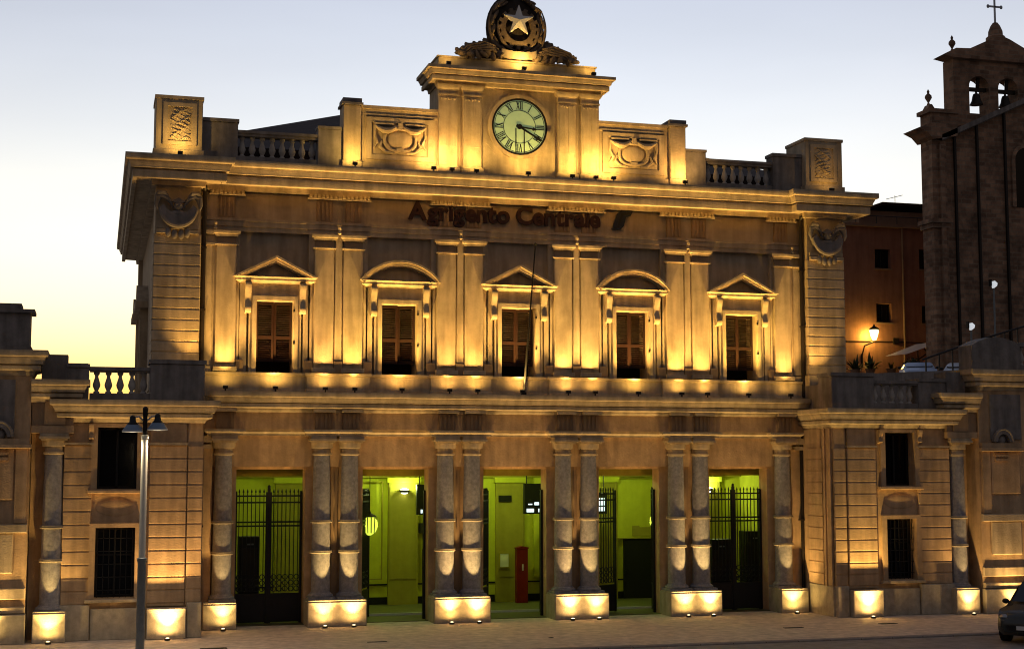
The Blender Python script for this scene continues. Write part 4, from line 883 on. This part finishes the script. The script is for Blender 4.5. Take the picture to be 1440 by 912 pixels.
# ================================================================== raised street, house and church behind on the right
us = obj('upper_street', MB().add([(19, 19, 8.6), (120, 19, 9.4), (120, 120, 14.5), (19, 120, 12.2), (19, 19, 0), (120, 19, 0), (120, 120, 0), (19, 120, 0)], [(0,1,2,3),(0,4,5,1),(1,5,6,2),(2,6,7,3),(3,7,4,0)]), 'asphalt', kind='structure')
rw = thing('retaining_wall', 'dark sloping retaining wall and handrail above the right wing', 'wall', (30, 18.5, 0))
obj('wall', MB().add([(19, 18.4, 0), (60, 18.4, 0), (60, 18.9, 0), (19, 18.9, 0), (19, 18.4, 9.05), (60, 18.4, 11.2), (60, 18.9, 11.2), (19, 18.9, 9.05)], [(0,3,2,1),(4,5,6,7),(0,1,5,4),(1,2,6,5),(2,3,7,6),(3,0,4,7)]), 'weathered', rw)
obj('handrail', MB().tube([(26.0, 18.65, 10.0), (29.2, 18.65, 11.05), (31.5, 18.65, 11.7), (36, 18.65, 12.9)], .05, 8), 'pipe', rw)
for i in range(9):
    x = 26.2+i*.75; z = 10.0+(x-26)*.32; obj('rail_post', MB().box(x-.03, x+.03, 18.62, 18.68, 9.3, z), 'pipe', rw)
car('street_car', 'pale blue-white car half hidden behind the right wing balustrade', (27.9, 22.2, 8.78), (-.5, -1), 'carblue', 4.0, 1.7, 1.35, 'cars on the raised street')
car('street_car', 'silver car higher up the raised street under the church', (30.7, 22.6, 8.82), (-.7, -1), 'carwhite', 4.0, 1.7, 1.4, 'cars on the raised street')
# house
HY = 42
H_ = thing('apartment_house', 'plain red-brown house with small square windows behind the station', 'house', (37, HY, 10.5))
hw = [(36.9, 38.05, 17.97, 19.28), (36.92, 38.06, 14.33, 15.6), (40.25, 41.3, 18.02, 19.38), (40.35, 41.4, 14.35, 15.55), (33.0, 34.1, 14.33, 15.6), (33.0, 34.1, 17.97, 19.28)]
obj('wall', MB().wall(31, 44, 9.5, 20.75, HY, HY+.5, hw).box(31, 31.4, HY+.5, HY+10, 9.5, 20.75).box(43.6, 44, HY+.5, HY+10, 9.5, 20.75), 'house', H_)
for a, b, c, d in hw:
    w = obj('window', MB().box(a, b, HY+.35, HY+.4, c, d), 'paneglass', H_); obj('sill', MB().box(a-.08, b+.08, HY-.08, HY+.1, c-.1, c-.002), 'housetrim', w)
    obj('frame', MB().strip([(a, c), (a, d), (b, d), (b, c)], [(a+.08, c+.08), (a+.08, d-.08), (b-.08, d-.08), (b-.08, c+.08)], HY+.28, HY+.34, True).box((a+b)/2-.04, (a+b)/2+.04, HY+.28, HY+.34, c, d), 'black', w)
obj('eaves', MB().box(30.8, 44.2, HY-.25, HY+10, 20.752, 20.95), 'housetrim', H_)
obj('penthouse', MB().box(37.2, 44, HY+2.5, HY+9, 20.95, 22.35), 'housetrim', H_)
obj('penthouse_roof', MB().prism([(36.7, 22.15), (37.0, 22.15), (38.9, 22.75), (44.3, 22.75), (44.3, 22.92), (38.8, 22.92)], HY+2.1, HY+9.3), 'roof', H_)
r_ = MB()
for i in range(9): r_.tube([(31+i*1.55, HY+.2, 20.95), (31+i*1.55, HY+.2, 21.55)], .03, 6)
r_.tube([(31, HY+.2, 21.55), (43.5, HY+.2, 21.55)], .03, 6)
obj('roof_railing', r_, 'pipe', H_)
obj('downpipe', MB().tube([(38.95, HY-.08, 20.7), (38.95, HY-.08, 12.9), (38.85, HY-.08, 10.6)], .07, 8), 'housetrim', H_)
obj('cable', MB().tube([(31, HY-.05, 13.1), (34.5, HY-.05, 13.0), (38.0, HY-.05, 13.05), (40.8, HY-.05, 13.0)], .035, 6).box(38.1, 38.5, HY-.15, HY, 12.9, 13.3), 'pipe', H_)
obj('antenna', MB().tube([(40.3, HY+3, 22.9), (40.3, HY+3, 23.6)], .02, 6).tube([(39.6, HY+3, 23.3), (40.9, HY+3, 23.65)], .02, 6), 'pipe', H_)
t = thing('wall_lantern', 'glowing amber wall lantern on the red-brown house', 'lantern', (36.15, HY-.6, 12.6))
obj('arm', MB().tube([(35.75, HY, 12.0), (35.78, HY-.35, 12.7), (36.2, HY-.9, 12.95)], .05, 8).tube([(35.75, HY-.05, 11.3), (35.75, HY-.05, 12.2)], .06, 8), 'black', t)
obj('glass', MB().lathe(36.2, HY-.9, [(.12, 13.05), (.22, 13.3), (.30, 13.65), (.26, 13.72)], 14), 'lantern', t)
obj('cap', MB().lathe(36.2, HY-.9, [(.36, 13.722), (.26, 13.86), (.08, 13.95), (.03, 14.1)], 14), 'black', t)
point(t, (36.1, HY-.42, 13.35), 190, (1, .64, .11), .2)
# parasol and plants below the lantern
t = thing('parasol', 'white café parasol with sloping canopy in front of the house', 'parasol', (38.6, 38, 11.0))
obj('canopy', MB().add([(35.9, 36.6, 11.80), (38.7, 36.6, 12.72), (38.9, 39.4, 12.75), (36.0, 39.4, 11.85), (37.4, 38, 12.55), (38.75, 36.6, 12.40), (38.95, 39.4, 12.42)], [(0,1,4),(1,2,4),(2,3,4),(3,0,4),(1,5,6,2)]), 'canvas', t)
obj('pole', MB().tube([(37.6, 38, 10.9), (37.5, 38, 12.5)], .05, 8), 'housetrim', t)
obj('strut', MB().tube([(37.55, 37.9, 11.6), (38.4, 37.0, 12.4)], .04, 6).tube([(38.3, 37.6, 11.7), (37.5, 37.2, 12.2)], .04, 6), 'pipe', t)
rg = random.Random(11)
for k, (x, y, z, r, lab) in enumerate([(33.6, 39.0, 10.9, 1.15, 'low dark agave plant beside the station corner'), (34.95, 39.5, 11.0, 1.35, 'taller spiky plant right under the wall lantern'), (36.3, 39.2, 11.0, .7, 'small bushy plant between the lantern and the parasol')]):
    t = thing('terrace_plant', lab, 'plant', (x, y, z-.3), 'plants on the raised street')
    for j in range(22):
        a = rg.uniform(0, 2*PI); e = rg.uniform(.3, 1.4); L = r*rg.uniform(.7, 1.1)
        d = Vector((math.cos(a)*math.cos(e), math.sin(a)*math.cos(e), math.sin(e)))
        sdir = Vector((-math.sin(a), math.cos(a), 0))*.09*r
        p0 = Vector((x, y, z-.1)); p1 = p0+d*L*.55; p2 = p0+d*L+Vector((0, 0, -.25*L*math.cos(e)))
        obj('leaf', MB().add([p0-sdir*.5, p0+sdir*.5, p1+sdir, p1-sdir, p2, p1+Vector((0, 0, -.03))], [(0,1,2,3),(3,2,4),(0,5,1),(1,5,2),(3,5,0),(2,5,4),(4,5,3)]), 'leaf', t)
    obj('pot', MB().lathe(x, y, [(.22, -.5), (.30, -.05), (.34, -.03), (.34, .03), (.2, .03)], 12, z), 'housetrim', t)
rnd = random.Random(4)
hd = MB()
for j in range(900):
    x = rnd.uniform(35.5, 41.5); zt = 11.35+.15*math.sin(x*3)+.07*math.sin(x*7.7); p = Vector((x, 36.2+rnd.uniform(-.35, .35), 10.1+(zt-10.1)*rnd.random()**.5)); q = Vector((rnd.uniform(-1, 1), rnd.uniform(-1, 1), rnd.uniform(-1, 1))).normalized()*.13; w = q.orthogonal().normalized()*.07
    hd.add([p-w, p+q, p+w, p-q], [(0,1,2,3)])
hg = thing('hedge', 'dark clipped hedge below the white parasol', 'hedge', (38.5, 36.2, 10))
obj('foliage', hd, 'leaf', hg, kind='stuff'); obj('core', MB().bevbox(35.6, 41.4, 36.0, 36.5, 9.6, 11.1, .1), 'leaf', hg)
# church
KY = 34
C_ = thing('church', 'dark brick church flank with buttress strips and twin-arched bell gable', 'church', (44, KY, 10))
sl = (28.06-25.25)/(43.2-37.05)
top = lambda x: 25.2+(x-37.0)*sl
obj('wall', MB().add([(37.0, KY, 9.5), (52, KY, 9.5), (52, KY, top(52)), (37.0, KY, top(37.0)), (46.8, KY+14, 9.5), (58, KY+14, 9.5), (58, KY+14, top(52)), (46.8, KY+14, top(37.0))], [(0,1,2,3),(4,7,6,5),(0,3,7,4),(1,5,6,2),(3,2,6,7),(0,4,5,1)]), 'brick', C_)
obj('corner_pilaster', MB().box(36.3, 37.3, KY-.25, KY+1.0, 9.5, 24.9), 'brick', C_); obj('corner_pilaster', MB().box(36.75, 37.05, KY-.45, KY-.25, 9.5, 24.7), 'brick', C_)
obj('corner_band', MB().box(36.05, 37.5, KY-.5, KY+1.2, 19.7, 19.95).box(36.15, 37.4, KY-.4, KY+1.1, 19.4, 19.7), 'brick', C_)
for i, x in enumerate((37.95, 39.55, 41.55, 44.6, 47)):
    obj('buttress_strip', MB().add([(x, KY-.16, 9.5), (x+.14, KY-.16, 9.5), (x+.14, KY-.16, top(x)-.3), (x, KY-.16, top(x)-.3), (x, KY+.1, 9.5), (x+.14, KY+.1, 9.5), (x+.14, KY+.1, top(x)-.3), (x, KY+.1, top(x)-.3)], [(0,1,2,3),(0,3,7,4),(1,5,6,2),(3,2,6,7),(0,4,5,1),(4,7,6,5)]), 'pipe', C_)
vg = MB()
for a, b, o in ((36.9, 52.2, 0),):
    vg.add([(a, KY-.5, top(a)-.28), (b, KY-.5, top(b)-.28), (b, KY-.5, top(b)+.05), (a, KY-.5, top(a)+.05), (a+10, KY+14, top(a)-.28), (b+6, KY+14, top(b)-.28), (b+6, KY+14, top(b)+.05), (a+10, KY+14, top(a)+.05)], [(0,1,2,3),(0,3,7,4),(1,5,6,2),(3,2,6,7),(0,4,5,1),(4,7,6,5)])
obj('verge', vg, 'weathered', C_)
obj('window', MB().box(42.3, 43.9, KY-.06, KY-.01, 21.0, 24.0).prism(arc(43.1, 24.0, .8, 0, 180, 12), KY-.06, KY-.01), 'paneglass', C_)
obj('window_surround', MB().strip([(42.05, 21.0), (42.05, 24.0)]+list(reversed(arc(43.1, 24.0, 1.05, 0, 180, 12)))+[(44.15, 21.0)], [(42.3, 21.0), (42.3, 24.0)]+list(reversed(arc(43.1, 24.0, .8, 0, 180, 12)))+[(43.9, 21.0)], KY-.16, KY-.005), 'brick', C_)
obj('corner_eaves', MB().prism([(35.3, 25.55), (36.2, 25.95), (38.0, 25.95), (38.0, 25.2), (36.3, 24.9), (35.9, 25.3)], KY-.5, KY+1.4), 'brick', C_)
obj('corner_attic', MB().box(36.5, 38.4, KY, KY+1.3, 25.9, 26.95).box(36.3, 38.4, KY-.1, KY+1.4, 26.7, 26.95).prism([(36.4, 26.95), (37.0, 26.95), (36.75, 27.3), (36.6, 27.3)], KY+.3, KY+.9), 'brick', C_)
FIN = MB().lathe(0, 0, [(.12, 0), (.10, .15), (.05, .25), (.10, .35), (.22, .55), (.20, .7), (.06, .85), (.09, .95), (.02, 1.1)], 12).mesh('finial')
obj('finial', FIN, 'brick', C_, (36.68, KY+.6, 27.2)); obj('finial', FIN, 'brick', C_, (38.42, KY+.5, 30.78))
# bell gable
bx0, bx1, GY = 38.2, 45.0, KY+.1
g = MB()
A1 = (39.3, 40.75, 26.85, 28.55); A2 = (41.4, 42.85, 26.85, 28.55)
xs = [bx0, A1[0], A1[1], A2[0], A2[1], bx1]
for a, b in ((bx0, A1[0]), (A1[1], A2[0]), (A2[1], bx1)): g.box(a, b, GY, GY+1.15, 26.0, 30.3)
for a0, a1, z0, z1 in (A1, A2):
    c = (a0+a1)/2; r = (a1-a0)/2
    g.strip([(a0, 30.3)]+[(a0+(a1-a0)*i/12, 30.3) for i in range(1, 12)]+[(a1, 30.3)], list(reversed(arc(c, z1, r, 0, 180, 12))), GY, GY+1.15)
    g.box(a0, a1, GY, GY+1.15, 25.9, z0)
obj('bell_gable', g, 'brick', C_)
obj('gable_top', MB().prism([(bx0-.1, 30.3), (bx0-.8, 30.42), (bx0+.1, 30.9), (bx0+1.1, 30.95), (41.0, 31.75), (41.6, 31.95), (42.2, 31.75), (bx1-1.1, 30.95), (bx1-.1, 30.9), (bx1+.8, 30.42), (bx1+.1, 30.3)], GY-.25, GY+1.0), 'brick', C_)
obj('gable_peak', MB().lathe(41.6, GY+.4, [(.62, 31.5), (.60, 32.0), (.46, 32.1), (.44, 32.4), (.30, 32.75), (.16, 32.95), (.05, 33.0)], 12), 'brick', C_)
obj('cross', MB().box(41.555, 41.645, GY+.35, GY+.45, 33.0, 34.75).box(41.15, 42.05, GY+.35, GY+.45, 33.97, 34.07).ell((41.12, GY+.4, 34.02), (.11, .07, .13)).ell((42.08, GY+.4, 34.02), (.11, .07, .13)).ell((41.6, GY+.4, 34.72), (.13, .07, .11)), 'cross', C_)
for c in (40.02, 42.12):
    k = obj('bell', MB().lathe(c, GY+.35, [(.42, 27.5), (.40, 27.56), (.30, 27.75), (.24, 28.05), (.18, 28.2), (.06, 28.25)], 16), 'bell', C_)
    obj('headstock', MB().box(c-.7, c+.7, GY+.28, GY+.42, 28.35, 28.6).box(c-.05, c+.05, GY+.3, GY+.4, 28.2, 28.4).tube([(c+.1, GY+.35, 28.6), (c+.15, GY+.35, 29.2)], .12, 8), 'bell', k)
# lamp heads on posts in front of the church
for x, y, z, lab in ((37.55, 32, 13.15, 'lower white street lamp head against the church corner'), (39.2, 32, 15.75, 'higher white street lamp head against the church wall')):
    t = thing('church_lamp', lab, 'street lamp', (x, y, 10), 'street lamps by the church')
    obj('pole', MB().tube([(x, y, 9.8), (x, y, z-.25)], .06, 8), 'poledark', t)
    obj('head', MB().prism([(x-.03, z-.22), (x+.16, z-.08), (x+.20, z+.08), (x+.02, z+.22), (x-.13, z+.18), (x-.08, z)], y-.12, y+.12), 'globe', t)
    obj('bracket', MB().box(x-.28, x-.18, y-.1, y+.1, z-.1, z+.3), 'black', t)
